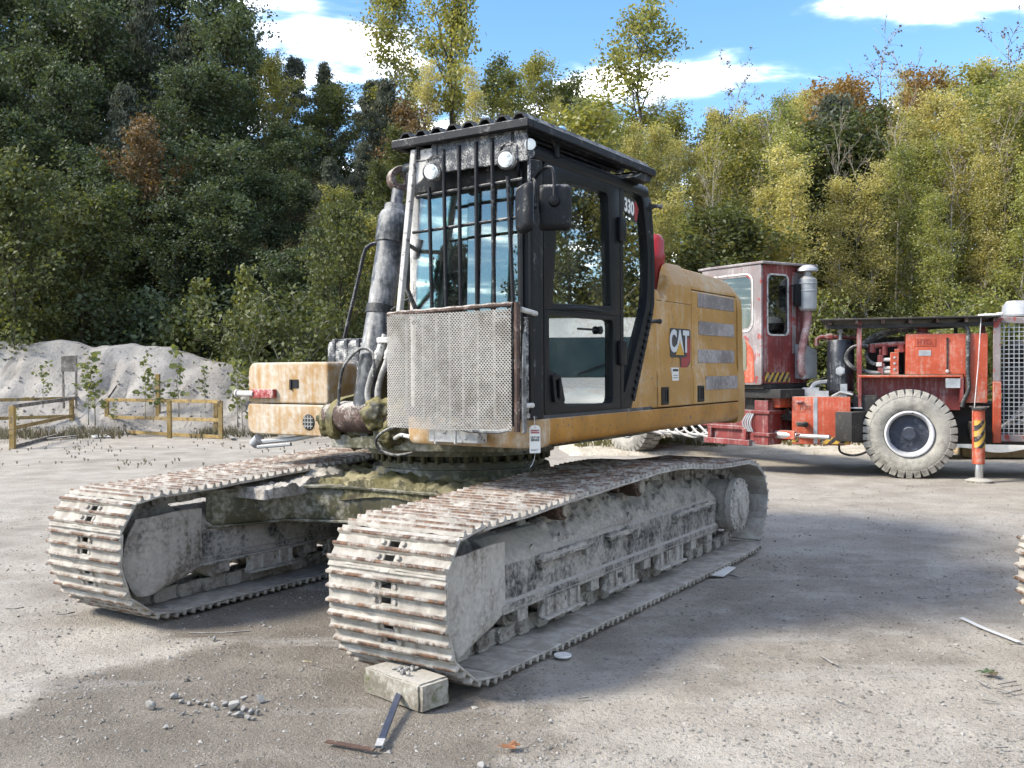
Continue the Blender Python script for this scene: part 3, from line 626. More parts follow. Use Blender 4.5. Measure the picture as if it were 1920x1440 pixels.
m = MB(); m.box(.878, .888, -1.01, -.92, 1.535, 1.60); m.box(.88, .895, -1.005, -.985, 1.52, 1.60); obj('torn_decal', m, M_BLK_D, tb2)
# foot rung under the box
m = MB(); m.tube([(.86, -1.35, 1.10), (.80, -1.05, 1.13), (.74, -.85, 1.17)], .022, 8); m.tube([(.90, -1.36, 1.06), (.83, -1.06, 1.09)], .016, 8); m.cyl((.88, -1.42, 1.08), (.88, -1.36, 1.13), .045, 12); obj('fold_step', m, M_GALV, exc)
# fuel tank and right-hand rail
m = MB(); m.box(-1.2, .02, -1.46, -.66, 1.19, 1.93); ft = obj('fuel_tank', m, M_BLK_W, exc, .06, 3)
for y in (-1.36, -1.22, -1.08, -.94):
    m = MB(); m.box(-1.15, .028, y-.02, y+.02, 1.40, 1.945); obj('rib', m, M_BLK_W, ft, .012)
m = MB(); m.tube(catmull([(-.02, -1.38, 1.45), (-.12, -1.38, 1.90), (-.30, -1.37, 2.45), (-.38, -1.36, 2.72), (-.44, -1.36, 2.80), (-.56, -1.35, 2.84), (-.9, -1.34, 2.85), (-1.0, -1.34, 2.78), (-1.02, -1.34, 1.92)], 6), .018, 10); obj('hand_rail', m, M_BLK_D, exc)
# ---- body shells, left side
def shell(name, prof, x0, x1, mat, parent=exc, bev=.012): return obj(name, MB().prism(prof, 0, x0, x1), mat, parent, bev, 2)
shell('side_sill', rpoly([(1.10, 1.20), (1.40, 1.185), (1.485, 1.20), (1.502, 1.27), (1.498, 1.362), (1.10, 1.362)], [.01, .02, .06, .04, .012, .01], 5), -2.235, 1.14, M_YEL_S)
m = MB(); P = [(1.142, 1.10), (1.142, 1.502), (1.20, 1.502), (1.27, 1.485), (1.315, 1.43), (1.325, 1.33), (1.325, .62), (1.31, .52), (1.25, .475), (1.0, .475), (1.0, 1.10)]
rings = [[((x-1.1)*k+1.1, (y-1.0)*k+1.0, z) for x, y in P] for z, k in ((1.185, .93), (1.195, .965), (1.22, .99), (1.27, 1.0), (1.352, 1.0), (1.362, .99))]; m.loft(rings); sk = obj('front_skirt', m, M_YEL_D, exc, smooth=50)
def side_panel(name, poly, y0, y1, mat, bev=.012): return obj(name, MB().prism(poly, 1, y0, y1), mat, exc, bev, 3)
side_panel('quarter_panel', rpoly([(.005, 1.372), (-.468, 1.372), (-.468, 2.265), (-.43, 2.265), (-.40, 2.20)], [.0, .0, .03, .03, .02]), 1.36, 1.488, M_YEL)
DP = [(1.30, 1.372), (1.498, 1.372), (1.498, 1.60), (1.478, 1.69), (1.478, 2.20), (1.479, 2.262), (1.478, 2.305), (1.45, 2.315), (1.30, 2.315)]
DP2 = [(1.30, 1.372), (1.498, 1.372), (1.498, 1.60), (1.478, 1.69), (1.478, 2.188), (1.30, 2.188)]
d2 = shell('engine_door', rpoly(DP2, [.0, .01, .03, .03, .01, 0], 3), -1.168, -.474, M_YEL)
d3 = shell('engine_door', rpoly(DP, [.0, .01, .03, .03, .03, .02, .02, .01, 0], 3), -2.240, -1.176, M_YEL)
for d, xa, xb in ((d2, -.525, -.655), (d3, -1.25, -1.385)):
    m = MB(); ring_frame(m, [(xb, 1.39), (xa, 1.39), (xa, 1.525), (xb, 1.525)], rpoly([(xb+.02, 1.41), (xa-.02, 1.41), (xa-.02, 1.505), (xb+.02, 1.505)], .01, 2), 1, 1.494, 1.506); h = obj('door_handle', m, M_BLK, d, .003, 1)
    m = MB(); m.box(xb+.005, xa-.005, 1.490, 1.4995, 1.395, 1.52); m.box(xb+.03, xb+.055, 1.4995, 1.503, 1.42, 1.50); obj('paddle', m, M_BLK, h, .002, 1)
def louv(xa, xb, z0, z1, y):
    m = MB(); m.box(xb, xa, y-.004, y+.0035, z0, z1); o = obj('vent_screen', m, M_LOUV, d3, .002, 1)
    return o
louv(-1.305, -2.16, 2.178, 2.292, 1.4795); louv(-1.325, -2.165, 1.948, 2.062, 1.4795); louv(-1.31, -2.165, 1.714, 1.826, 1.4795); louv(-1.43, -2.20, 1.485, 1.60, 1.499)
# emblem on the engine door, lettering proud of its dark field
R_, U_ = (-1, 0, 0), (0, 0, 1)
m = MB(); m.prism(rpoly([(-.735, 1.985), (-1.145, 1.985), (-1.145, 1.72), (-1.06, 1.66), (-.93, 1.66), (-.93, 1.755), (-.735, 1.755)], .02, 3), 1, 1.479, 1.4815); em = obj('emblem', m, flat('emblem_dark', (.03, .028, .03), .5), d2, 0)
m = MB(); m.prism(rpoly([(-1.085, 1.93), (-1.135, 1.90), (-1.14, 1.735), (-1.06, 1.675), (-.95, 1.675), (-.95, 1.75), (-1.06, 1.76)], .01, 2), 1, 1.4817, 1.4827); obj('red_patch', m, M_PRED, em)
text('lettering', 'CAT', .232, M_SILV, (-.912, 1.484, 1.875), R_, U_, em, .010, .84)
m = MB(); m.prism([(-.83, 1.775), (-1.0, 1.775), (-.918, 1.885)], 1, 1.4858, 1.487); obj('triangle', m, M_PYEL, em)
m = MB(); m.prism(rpoly([(-.735, 1.675), (-.862, 1.675), (-.862, 1.572), (-.735, 1.572)], .006, 2), 1, 1.4795, 1.4985); st = obj('warning_sticker', m, M_PAPER, d2)
m = MB(); m.box(-.85, -.747, 1.4985, 1.4995, 1.645, 1.664); m.box(-.84, -.757, 1.4985, 1.4995, 1.612, 1.617); m.box(-.84, -.757, 1.4985, 1.4995, 1.592, 1.597); obj('sticker_print', m, M_BLACK, st)
# hood and counterweight
def hood_ring(x, zt, w=1.0): return [(x, y*w, z) for y, z in [(1.478, 2.316), (1.470, 2.345), (1.385, zt-.015), (1.30, zt), (-1.30, zt), (-1.40, zt-.03), (-1.47, 2.3), (-1.47, 1.20), (1.2, 1.20), (1.2, 2.316)]]
m = MB(); m.loft([hood_ring(-2.240, 2.475), hood_ring(-1.9, 2.495), hood_ring(-1.172, 2.512)]); m.prism([(-1.30, 1.20), (1.376, 1.20), (1.376, 2.495), (1.30, 2.512), (-1.30, 2.512)], 0, -1.172, -.96); hd = obj('engine_hood', m, M_YEL, exc, .014, 2, 45)
FL = catmull([(-.474, 2.262, 0), (-.505, 2.275, 0), (-.545, 2.245, 0), (-.60, 2.205, 0), (-.66, 2.215, 0), (-.72, 2.29, 0), (-.775, 2.42, 0), (-.83, 2.492, 0), (-.92, 2.512, 0)], 4)
FLr = [(q.x, q.y) for q in FL]+[(-1.0, 2.514), (-1.171, 2.512)]
m = MB(); m.loft([[(x, 1.478, 2.190), (x, 1.478, min(2.316, z-.022)), (x, 1.470, min(2.345, z-.010)), (x, 1.387 if z > 2.4 else 1.45, z-.008 if z > 2.4 else z), (x, 1.377, z), (x, 1.377, 2.190)] for x, z in FLr]); obj('hood_flank', m, M_YEL, exc, smooth=40)
m = MB(); m.prism([(-1.2, 2.35), (-2.15, 2.35), (-2.15, 2.415), (-1.22, 2.445)], 1, 0, .012, Matrix(((1, 0, 0, 0), (0, .94, -.43, 2.452), (0, 0, 1, 0), (0, 0, 0, 1)))); obj('hood_crease', m, M_YEL_S, hd, .004, 1)
m = MB(); m.box(-.955, -.42, .5, 1.37, 1.20, 2.16); obj('bulkhead', m, M_YEL_S, exc, .01)
cwP = [(-2.249, 1.49), (-2.40, 1.488), (-2.49, 1.465), (-2.60, 1.40), (-2.78, 1.22), (-2.96, .88), (-3.07, .45), (-3.10, 0)]; cwP = cwP+[(x, -y) for x, y in cwP[-2::-1]]
rings = []
for z, k, dx in ((1.165, .965, .04), (1.185, .985, .02), (1.24, 1, 0), (1.60, 1, 0), (1.66, .992, .01), (2.20, .985, .02), (2.30, .98, .02), (2.42, .93, .06), (2.445, .90, .09)): rings.append([(-2.249+(x+2.249)*k+(0 if x > -2.26 else dx*.3), y*(k if x < -2.26 else min(1, k+.01)), z) for x, y in cwP])
m = MB(); m.loft(rings); cw = obj('counterweight', m, M_YEL, exc, smooth=32)
m = MB(); m.lathe([(.02, 0), (.05, 0), (.05, .03), (.035, .035), (.035, .12), (.05, .125), (.05, .15), (.02, .155)], (-1.25, 1.0, 2.50), (0, 0, 1), 14); m.cyl((-1.10, 1.0, 2.535), (-1.25, 1.0, 2.56), .03, 12); m.lathe([(.02, 0), (.055, .0), (.055, .04), (.02, .05)], (-1.10, 1.0, 2.51), (0, 0, 1), 14); obj('breather', m, M_GALV, hd)
m = MB(); m.lathe([(.03, 0), (.066, .01), (.070, .04), (.070, .37), (.074, .38), (.074, .42), (.068, .43), (.068, .53), (.045, .575), (.03, .585)], (-.872, 1.30, 2.158), (0, 0, 1), 28); obj('red_bottle', m, M_RED, exc)
# ---- cab
cab = None
m = MB(); ring_frame(m, [(1.192, 2.035), (1.192, 2.90), (1.16, 2.955), (.152, 2.972), (.152, 2.035)], rpoly([(1.085, 2.075), (.995, 2.850), (.330, 2.872), (.292, 2.100)], [.02, .11, .06, .02], 5), 1, 1.435, 1.492)
door = obj('cab_door', m, M_BLK, exc, .010, 2)
m = MB(); ring_frame(m, [(1.192, 1.385), (1.192, 2.034), (.152, 2.034), (.152, 1.385)], rpoly([(1.13, 1.66), (1.13, 2.0), (.262, 2.005), (.268, 1.432), (.93, 1.432), (.98, 1.50), (1.0, 1.63)], [.03, .02, .05, .05, .04, .05, .05], 4), 1, 1.435, 1.4915)
obj('door_lower', m, M_BLK, door, .010, 2)
for nm, P in (('upper_pane', [(1.10, 2.06), (1.01, 2.87), (.31, 2.89), (.275, 2.085)]), ('lower_pane', [(1.145, 1.62), (1.145, 2.015), (.25, 2.015), (.25, 1.42), (.92, 1.42)])):
    m = MB(); m.prism(P, 1, 1.452, 1.458); obj(nm, m, M_GLASS, door, 0, smooth=0)
m = MB(); m.tube([(1.08, 1.478, 2.045), (.70, 1.489, 2.062), (.30, 1.478, 2.052)], .017, 8); obj('window_rail', m, M_BLK, door)
m = MB(); ring_frame(m, rpoly([(1.10, 1.46), (1.125, 1.63), (1.03, 1.63), (.97, 1.46)], .02, 3), rpoly([(1.075, 1.49), (1.09, 1.60), (1.045, 1.60), (1.015, 1.49)], .01, 2), 1, 1.49, 1.512); dh = obj('door_handle', m, M_BLK, door, .004, 1)
m = MB(); m.box(1.03, 1.055, 1.50, 1.522, 1.48, 1.61); obj('grip', m, M_BLK, dh, .006)
for z in (2.643, 1.777):
    m = MB(); m.box(.10, .20, 1.485, 1.522, z-.085, z+.085); obj('hinge', m, M_BLK, door, .014, 2)
m = MB(); m.box(.42, .70, 1.462, 1.468, 1.925, 1.938); m.cyl((.43, 1.466, 1.93), (.43, 1.486, 1.93), .028, 12); obj('latch_bar', m, M_BLK_D, door)
# rear quarter: window between door and the kinked rear pillar
m = MB(); ring_frame(m, [(.148, 1.385), (.148, 2.972), (-.24, 2.968), (-.34, 2.935), (-.372, 2.86), (-.415, 2.52), (-.41, 2.24), (-.36, 2.10), (-.06, 1.46), (-.02, 1.385)], rpoly([(.100, 1.50), (.098, 2.938), (-.222, 2.93), (-.318, 2.52), (-.296, 2.20), (-.255, 2.08), (.085, 1.50)], [.01, .02, .06, .2, .1, .1, .01], 4), 1, 1.430, 1.492)
cq = obj('rear_pillar', m, M_BLK, exc, .014, 2)
m = MB(); m.prism([(.12, 1.47), (.12, 2.96), (-.25, 2.95), (-.345, 2.52), (-.32, 2.2), (-.27, 2.06), (.07, 1.47)], 1, 1.452, 1.458); obj('quarter_pane', m, M_GLASS, cq, 0, smooth=0)
m = MB(); m.tube(catmull([(-.36, 1.475, 2.90), (-.395, 1.48, 2.52), (-.39, 1.48, 2.22), (-.35, 1.48, 2.05), (-.05, 1.48, 1.44)], 6), .024, 10); obj('pillar_tube', m, M_BLK, cq)
for k in range(13):
    f = k/12; obj('grab_rib', MB().box(-.372+.30*f, -.332+.30*f, 1.49, 1.506, 2.06-.60*f, 2.085-.60*f), M_BLK, cq, .003, 1)
for x, z, dx in ((-.38, 2.88, -.05), (-.335, 2.02, -.07)):
    m = MB(); m.tube([(x, 1.49, z), (x+dx*.4, 1.53, z), (x+dx, 1.545, z)], [.018, .014, .020], 8); obj('rubber_stop', m, M_RUBBER, cq)
for nm, poly, x0, x1 in (('upper', None, 0, 0),):
    # decal 330 on the quarter glass
    m = MB(); m.prism(rpoly([(.040, 2.918), (-.175, 2.898), (-.222, 2.84), (-.19, 2.735), (-.14, 2.735), (-.03, 2.785), (.040, 2.795)], .02, 3), 1, 1.4585, 1.4595); dc = obj('decal', m, flat('decal_dark', (.02, .02, .02), .4), cq)
    m = MB(); m.prism([(-.15, 2.885), (-.178, 2.885), (-.216, 2.84), (-.185, 2.745), (-.15, 2.75)], 1, 1.4596, 1.4602); obj('red_patch', m, M_PRED, dc)
    text('lettering', '330', .135, M_WHITE, (-.060, 1.4612, 2.832), (-1, 0, -.12), U_, dc, .004, .80)
# pillars, roof, floor, other walls
m = MB(); m.prism(rpoly([(1.197, 1.425), (1.197, 1.497), (1.26, 1.50), (1.335, 1.47), (1.345, 1.40), (1.30, 1.37)], .02, 3), 2, 1.365, 2.93); ap = obj('front_pillar', m, M_BLK_D, exc, .006, 1)
m = MB(); m.prism(rpoly([(1.29, 1.42), (1.29, 1.487), (1.352, 1.46), (1.352, 1.40)], .01, 2), 2, 1.37, 1.98); obj('splashed_edge', m, M_BLK_W, ap, .004, 1)
for y in (1.435, 1.475):
    m = MB(); m.box(1.346 if y < 1.46 else 1.30, 1.358 if y < 1.46 else 1.335, y-.008, y+.008, 1.40, 2.86); obj('seal_strip', m, M_BLK, ap)
m = MB(); m.prism(rpoly([(1.18, .50), (1.18, .58), (1.28, .60), (1.30, .55), (1.26, .50)], .015, 3), 2, 1.365, 2.93); obj('front_pillar', m, M_WHT, exc, .006, 1)
P = rpoly([(1.36, .50), (1.36, 1.46), (1.30, 1.502), (-.33, 1.502), (-.40, 1.43), (-.40, .50)], [.05, .05, .05, .06, .05, .05], 4)
rings = [[((x-.45)*k+.45, (y-1.0)*k+1.0, z) for x, y in P] for z, k in ((2.935, .985), (2.95, 1.0), (2.985, 1.0), (3.01, .985), (3.022, .95))]; m = MB(); m.loft(rings); rf = obj('cab_roof', m, M_BLK, exc, smooth=50)
m = MB(); m.box(1.25, 1.375, .56, 1.42, 2.80, 2.95); obj('visor_beam', m, M_BLK_D, exc, .02)
m = MB(); m.box(-.38, 1.30, .50, 1.49, 1.362, 1.384); obj('cab_floor', m, M_TRIM, exc)
m = MB(); ring_frame(m, [(1.18, 1.384), (1.18, 2.936), (-.38, 2.936), (-.38, 1.384)], rpoly([(1.05, 2.0), (.95, 2.82), (-.28, 2.82), (-.30, 2.0)], .05, 3), 1, .50, .54); rw = obj('right_wall', m, M_TRIM, exc, .006, 1)
m = MB(); m.prism([(1.07, 1.98), (.97, 2.84), (-.30, 2.84), (-.32, 1.98)], 1, .518, .523); obj('pane', m, M_GLASS_R, rw, smooth=0)
m = MB(); ring_frame(m, [(.50, 1.384), (.50, 2.936), (1.48, 2.936), (1.48, 1.384)], rpoly([(.62, 2.05), (.62, 2.82), (1.38, 2.82), (1.38, 2.05)], .05, 3), 0, -.40, -.36); bw = obj('rear_wall', m, M_TRIM, exc, .006, 1)
m = MB(); m.prism([(.60, 2.03), (.60, 2.84), (1.40, 2.84), (1.40, 2.03)], 0, -.382, -.377); obj('pane', m, M_GLASS_R, bw, smooth=0)
def pane_bow(z0, z1, t_):
    x = lambda z: 1.322-.054*(z-1.4)/1.48
    V = [(x(z)+b_-d, y, z) for d in (0, t_) for z in (z0, z1) for y, b_ in ((.578, 0), (1.0, .015), (1.405, .004))]
    return MB().add(V, [(0, 1, 4, 3), (1, 2, 5, 4), (6, 9, 10, 7), (7, 10, 11, 8), (0, 3, 9, 6), (2, 8, 11, 5), (3, 4, 10, 9), (4, 5, 11, 10), (0, 6, 7, 1), (1, 7, 8, 2)])
m = pane_bow(1.40, 1.955, .02); obj('dark_lower_blank', m, M_BLK, exc, .004, 1)  # opaque black sheet replacing the lower glass, added to darken the mesh holes
m = pane_bow(1.985, 2.88, .006)
ws = obj('windscreen', m, M_GLASS_W, exc, smooth=0)
m = MB(); m.box(1.30, 1.36, .56, 1.43, 1.365, 1.43); obj('window_trim', m, M_BLK_D, ws, .008)
m = MB(); m.box(1.295, 1.345, .575, 1.41, 1.96, 1.99); obj('window_trim', m, M_BLK_D, ws, .008)
# inside: seat, consoles, screen, joysticks
m = MB(); m.box(.05, .55, .78, 1.26, 1.72, 1.86); st = obj('seat', m, M_SEAT, exc, .05, 3)
m = MB(); M4 = Matrix.Translation((.05, 1.02, 1.84)) @ Matrix.Rotation(R(-10), 4, 'Y'); m.box(-.06, .07, -.23, .23, 0, .62, M4); m.box(-.04, .05, -.14, .14, .64, .82, M4); obj('backrest', m, M_SEAT, st, .045, 3)
m = MB(); m.box(.1, .5, .82, 1.22, 1.384, 1.72); obj('seat_base', m, M_TRIM, st, .02)
for y in (.68, 1.33):
    m = MB(); m.box(.05, .72, y-.07, y+.07, 1.66, 1.96); cs = obj('console', m, M_TRIM, exc, .03, 2)
    m = MB(); m.tube([(.62, y, 1.95), (.64, y, 2.05), (.60, y, 2.12)], [.022, .018, .03], 10); obj('joystick', m, M_BLK, cs)
m = MB(); m.box(-.03, .03, -.12, .12, -.09, .09, Matrix.Translation((1.05, .70, 2.02)) @ Matrix.Rotation(R(25), 4, 'Z')); m.cyl((1.03, .68, 1.42), (1.04, .69, 1.95), .02, 8); obj('monitor', m, M_BLK, exc, .012)
m = MB(); m.cyl((1.0, 1.0, 1.40), (.92, 1.0, 1.75), .02, 8); m.cyl((1.0, .86, 1.40), (.92, .86, 1.75), .02, 8); m.box(.93, 1.12, .80, .92, 1.39, 1.41); m.box(.93, 1.12, .96, 1.08, 1.39, 1.41); obj('travel_pedals', m, M_BLK, exc)
# ---- guards in front of the cab
gd = obj('guard_beam', MB().box(1.40, 1.485, .70, 1.56, 2.965, 2.98).box(1.472, 1.486, .86, 1.56, 2.88, 3.065), M_BLK_W, exc, .005, 1)
m = MB(); m.prism([(.715, 3.04), (.735, 2.83), (.775, 2.85), (.86, 2.92), (.862, 3.045)], 0, 1.470, 1.482); obj('corner_plate', m, M_WHT, gd, .003, 1)
m = MB(); M4 = None
m.prism([(.578, 2.0), (.612, 2.0), (.750, 3.045), (.712, 3.045)], 0, 1.468, 1.508); obj('guard_post', m, M_WHT, gd, .004, 1)
bars = [(.86, .842, 2.80), (.97, .955, 3.02), (1.08, 1.072, 3.03), (1.20, 1.20, 3.035), (1.325, 1.315, 3.04), (1.462, 1.425, 2.80)]
for yb, yt_, zt_ in bars:
    m = MB(); m.tube([(1.490, yb-.01*(yt_-yb), 1.33), (1.490, yb, 2.0), (1.488, yt_, zt_)], .0125, 8); obj('guard_bar', m, M_BLK_D, gd)
for z, y0, y1, r in ((2.765, .735, 1.52, .012), (2.545, .70, 1.50, .010)):
    m = MB(); m.tube([(1.474, y0, z-.012), (1.474, y1, z+.012)], r, 8); obj('cross_bar', m, M_BLK_D, gd)
m = MB(); m.tube([(1.30, .58, 2.06), (1.42, .60, 2.20), (1.47, .64, 2.50)], .016, 8); m.tube([(1.26, .585, 2.44), (1.47, .66, 2.46)], .014, 8); m.cyl((1.28, .57, 2.40), (1.28, .60, 2.52), .028, 10); obj('guard_strut', m, M_CYL, gd)
for a_, b_, r_ in (((1.30, .60, 2.03), (1.48, .59, 2.03), .02), ((1.3, 1.50, 2.0), (1.48, 1.50, 2.02), .016), ((1.33, 1.49, 1.45), (1.48, 1.50, 1.45), .016)): obj('guard_bracket', MB().tube([a_, b_], r_, 8), M_WHT, gd)
m = MB(); P = [(1.500, .515, 2.020), (1.512, .64, 2.028), (1.515, .80, 2.030), (1.515, 1.0, 2.036), (1.515, 1.2, 2.042), (1.515, 1.38, 2.046), (1.512, 1.475, 2.046)]; m.tube(catmull(P, 4), [.016+.003*math.sin(k*2.1) for k in range(25)], 8); obj('top_rail', m, M_RUST, gd)
m = MB(); m.tube([(1.505, 1.492, 1.300), (1.505, 1.494, 1.56), (1.505, 1.495, 2.06)], [.019, .018, .019], 8); obj('side_rail', m, M_RUST, gd)
m = MB(); m.prism([(1.517, 1.285), (1.517, 1.62), (1.530, 1.88), (1.537, 1.30)], 0, 1.465, 1.500); obj('side_flat', m, M_CYL, gd, .003, 1)
m = MB(); m.tube([(1.512, 1.05, 1.318), (1.52, 1.15, 1.300), (1.52, 1.36, 1.296), (1.512, 1.45, 1.315)], .014, 8); obj('bottom_rail', m, M_CYL, gd)
m = MB(); m.box(1.36, 1.46, .80, 1.18, 1.215, 1.30); m.box(1.30, 1.46, .84, .86, 1.20, 1.34); m.box(1.30, 1.47, 1.0, 1.02, 1.205, 1.345); obj('step_plate', m, M_WHT, gd, .006, 1)
# expanded metal: zig-zag strands that meet at the knuckles
m = MB(); pw, phh = .0226, .0112; W0, W1, Z0, Z1 = .508, 1.478, 1.302, 2.025; nst = int((Z1-Z0)/phh); ns = int((W1-W0)/(pw/2))
for j in range(nst):
    zc_ = Z0+phh*(j+.5); pts = []
    for i in range(ns+1):
        y = W0+i*pw/2; dz = (phh*.40 if (i+j) % 2 else -phh*.40); bend = .02*max(0, (.66-y)/.15)**2
        xx = 1.528-bend+.006*fbm((y*4, zc_*4, 1), 2)
        edge = 0 if (zc_ > Z0+.05*abs(math.sin(y*9))+(.03 if y > 1.0 else 0)-.03) else 1
        pts.append((xx, y, zc_+dz+.004*math.sin(y*5)))
    hw_, t_ = .0030, .0016; V = []
    for (x, y, z) in pts: V += [(x, y, z-hw_), (x+.0025, y, z+hw_), (x-t_*2, y, z+hw_), (x-t_*2-.0025, y, z-hw_)]
    F = []
    for i in range(len(pts)-1):
        a, b = i*4, i*4+4
        F += [(a+k, b+k, b+(k+1) % 4, a+(k+1) % 4) for k in range(4)]
    m.add(V, F)
M_MESH = paint('expanded_metal', (.44, .40, .35), .85, dust=(.64, .60, .55), damt=.66, dscale=2.5, upd=.1, bump=.1, vary=.1)
obj('expanded_metal', m, M_MESH, gd, 0, smooth=0, kind='stuff')
for y in (.66, .795, .90, 1.0, 1.10, 1.21, 1.33):
    m = MB(); m.box(1.494, 1.503, y-.006, y+.006, 1.31, 2.02); obj('backing_bar', m, M_WHT, gd)
# lamps hung under the beam
for y, z in ((.885, 2.885), (1.432, 2.893)):
    m = MB(); m.lathe([(.01, -.06), (.05, -.055), (.058, 0), (.058, .012), (.052, .014)], (1.515, y, z), (1, .28, -.05), 24); lp = obj('work_lamp', m, M_BLK_W, exc)
    m = MB(); m.lathe([(.003, .018), (.035, .017), (.050, .0125), (.050, .011), (.003, .011)], (1.515, y, z), (1, .28, -.05), 24); obj('lens', m, M_LENS, lp)
    m = MB()
    for k in range(6):
        a = k*math.pi/3; m.lathe([(.002, .019), (.012, .019), (.013, .016), (.002, .016)], Vector((1.515, y, z))+Vector((0, .028*math.cos(a), .028*math.sin(a))), (1, .28, -.05), 8)
    obj('light_cell', m, M_SILV, lp)
    m = MB(); m.tube([(1.49, y-.055, z), (1.49, y-.055, z+.085), (1.485, y, z+.11), (1.49, y+.055, z+.085), (1.49, y+.055, z)], .008, 6); m.box(1.478, 1.492, y-.02, y+.02, z+.09, 3.06); obj('bracket', m, M_BLK_W, lp)
# ---- roof guard: angle frame with folded slats
m = MB()
m.box(1.492, 1.545, .585, 1.605, 3.060, 3.112); m.box(-.215, 1.492, 1.560, 1.605, 3.060, 3.112); m.box(-.215, 1.492, .585, .63, 3.060, 3.112); m.box(-.215, -.16, .63, 1.56, 3.061, 3.111)
m.prism([(-.20, 3.062), (-.02, 3.062), (.12, 3.005), (-.14, 3.005)], 1, 1.25, 1.585)
rg = obj('roof_guard', m, M_BLK_D, exc, .006, 1)
for x, y in ((1.05, 1.50), (1.10, .66), (-.05, 1.45), (-.05, .66)):
    m = MB(); m.cyl((x, y, 2.98), (x, y, 3.07), .024, 10); obj('guard_foot', m, M_BLK, rg)
slat = mkmesh('roof_slat', MB().prism([(-.046, 3.113), (-.050, 3.128), (-.022, 3.163), (.022, 3.163), (.050, 3.128), (.046, 3.113), (.038, 3.113), (.040, 3.126), (.018, 3.153), (-.018, 3.153), (-.040, 3.126), (-.038, 3.113)], 0, -.20, 1.50), M_BLK_D, 0)
for k in range(8): obj('roof_slat', None, None, rg, mesh=slat, loc=(0, .665+.121*k, 0))
m = MB(); m.lathe([(.02, 0), (.045, .0), (.045, .03), (.036, .035), (.034, .09), (.02, .105)], (.72, 1.35, 3.16), (0, 0, 1), 18); obj('beacon', m, flat('beacon_blue', (.22, .36, .50), .3), rg)
m = MB(); m.box(1.30, 1.49, 1.44, 1.47, 2.985, 3.06); m.box(1.30, 1.49, .74, .77, 2.985, 3.06); obj('guard_arm', m, M_BLK_D, rg, .004, 1)
# ---- mirrors and their wire brackets
def mirror(c, nrm, wd, ht, th, nm):
    n = Vector(nrm).normalized(); u = Vector((0, 0, 1)); r = u.cross(n).normalized(); u = n.cross(r)
    M4 = Matrix((r, u, n)).transposed().to_4x4(); M4.translation = Vector(c)
    P = rpoly([(-wd/2, -ht/2), (wd/2, -ht/2), (wd/2, ht/2), (-wd/2, ht/2)], wd*.2, 5); m = MB()
    rings = [[M4 @ Vector((x*k, y*k, z)) for x, y in P] for z, k in ((-th, .72), (-th*.9, .86), (-th*.4, .98), (0, 1.0), (.004, .98))]; m.loft(rings); o = obj('mirror', m, M_BLK_D, exc, smooth=50)
    m = MB(); m.prism([(x*.93, y*.93) for x, y in P], 2, .0045, .006, M4); obj('glass', m, M_MIRROR, o, smooth=0)
    return o, M4
ma, M4a = mirror((1.575, 1.615, 2.585), (-.77, .64, 0), .20, .28, .05, 'a')
mb_, M4b = mirror((1.395, 1.690, 2.605), (-.85, -.45, 0), .195, .27, .045, 'b')
m = MB(); m.lathe([(.012, -.075), (.028, -.07), (.034, -.05), (.02, -.03)], M4b @ Vector((0, .03, 0)), M4b.to_3x3() @ Vector((0, 0, 1)), 14); obj('ball_mount', m, M_BLK, mb_)
m = MB(); p = M4b @ Vector((0, .03, -.06)); m.tube(catmull([(1.31, 1.49, 2.79), (1.35, 1.56, 2.83), (1.42, 1.66, 2.84), (1.425, 1.70, 2.80), p], 5), .010, 8); obj('bracket', m, M_BLK_D, mb_)
m = MB(); p = M4a @ Vector((0, .0, -.05)); m.tube(catmull([(1.33, 1.48, 2.76), (1.42, 1.55, 2.78), (1.47, 1.60, 2.74), (1.48, 1.60, 2.58), p], 5), .010, 8); m.cyl((1.47, 1.59, 2.60), (1.56, 1.63, 2.60), .016, 8); obj('bracket', m, M_BLK_D, ma)
m = MB(); m.tube([(1.44, 1.54, 2.96), (1.45, 1.55, 2.86), (1.46, 1.555, 2.80), (1.46, 1.56, 2.70)], .010, 8); m.cyl((1.43, 1.52, 2.93), (1.45, 1.56, 2.93), .03, 10); obj('bracket', m, M_BLK_W, ma)
m = MB(); m.lathe([(.004, -.02), (.032, -.01), (.034, 0), (.004, .004)], (1.47, 1.57, 2.975), (.8, .6, 0), 16); obj('side_marker', m, M_LENS, exc)
# ---- paper tag wired to the front pillar
tg = empty('safety_tag', EM @ Vector((1.345, 1.515, 1.165)), EYAW+R(42), 'small white DANGER OUT OF SERVICE tag hanging at the excavator cab sill', 'tag')
m = MB(); m.prism(rpoly([(-.033, 0), (.033, 0), (.033, .150), (.02, .166), (-.02, .166), (-.033, .150)], .005, 2), 0, -.001, .001); obj('card', m, M_PAPER, tg)
m = MB(); m.box(.0012, .0018, -.027, .027, .118, .140); obj('red_band', m, M_PRED, tg)
text('lettering', 'DANGER', .0145, M_WHITE, (.0022, 0, .129), (0, 1, 0), (0, 0, 1), tg, 0, .95, .0002)
text('lettering', 'OUT OF\nSERVICE', .0175, M_BLACK, (.0018, 0, .085), (0, 1, 0), (0, 0, 1), tg, .0008, .82, .0002)
m = MB(); m.box(.0012, .0016, -.026, .01, .014, .017); m.box(.0012, .0016, -.026, .022, .022, .024); obj('fine_print', m, M_BLACK, tg)
m = MB(); m.lathe([(.003, -.001), (.007, -.001), (.007, .0015), (.003, .0015)], (0, 0, .155), (1, 0, 0), 12); m.tube([(0, 0, .155), (-.01, 0, .19), (-.03, 0, .22)], .0016, 5); m.tube(catmull([(0, .0, .003), (.0, -.004, -.03), (.0, -.014, -.06), (0, -.03, -.085)], 4), .0012, 5); obj('wire', m, M_STEEL, tg)
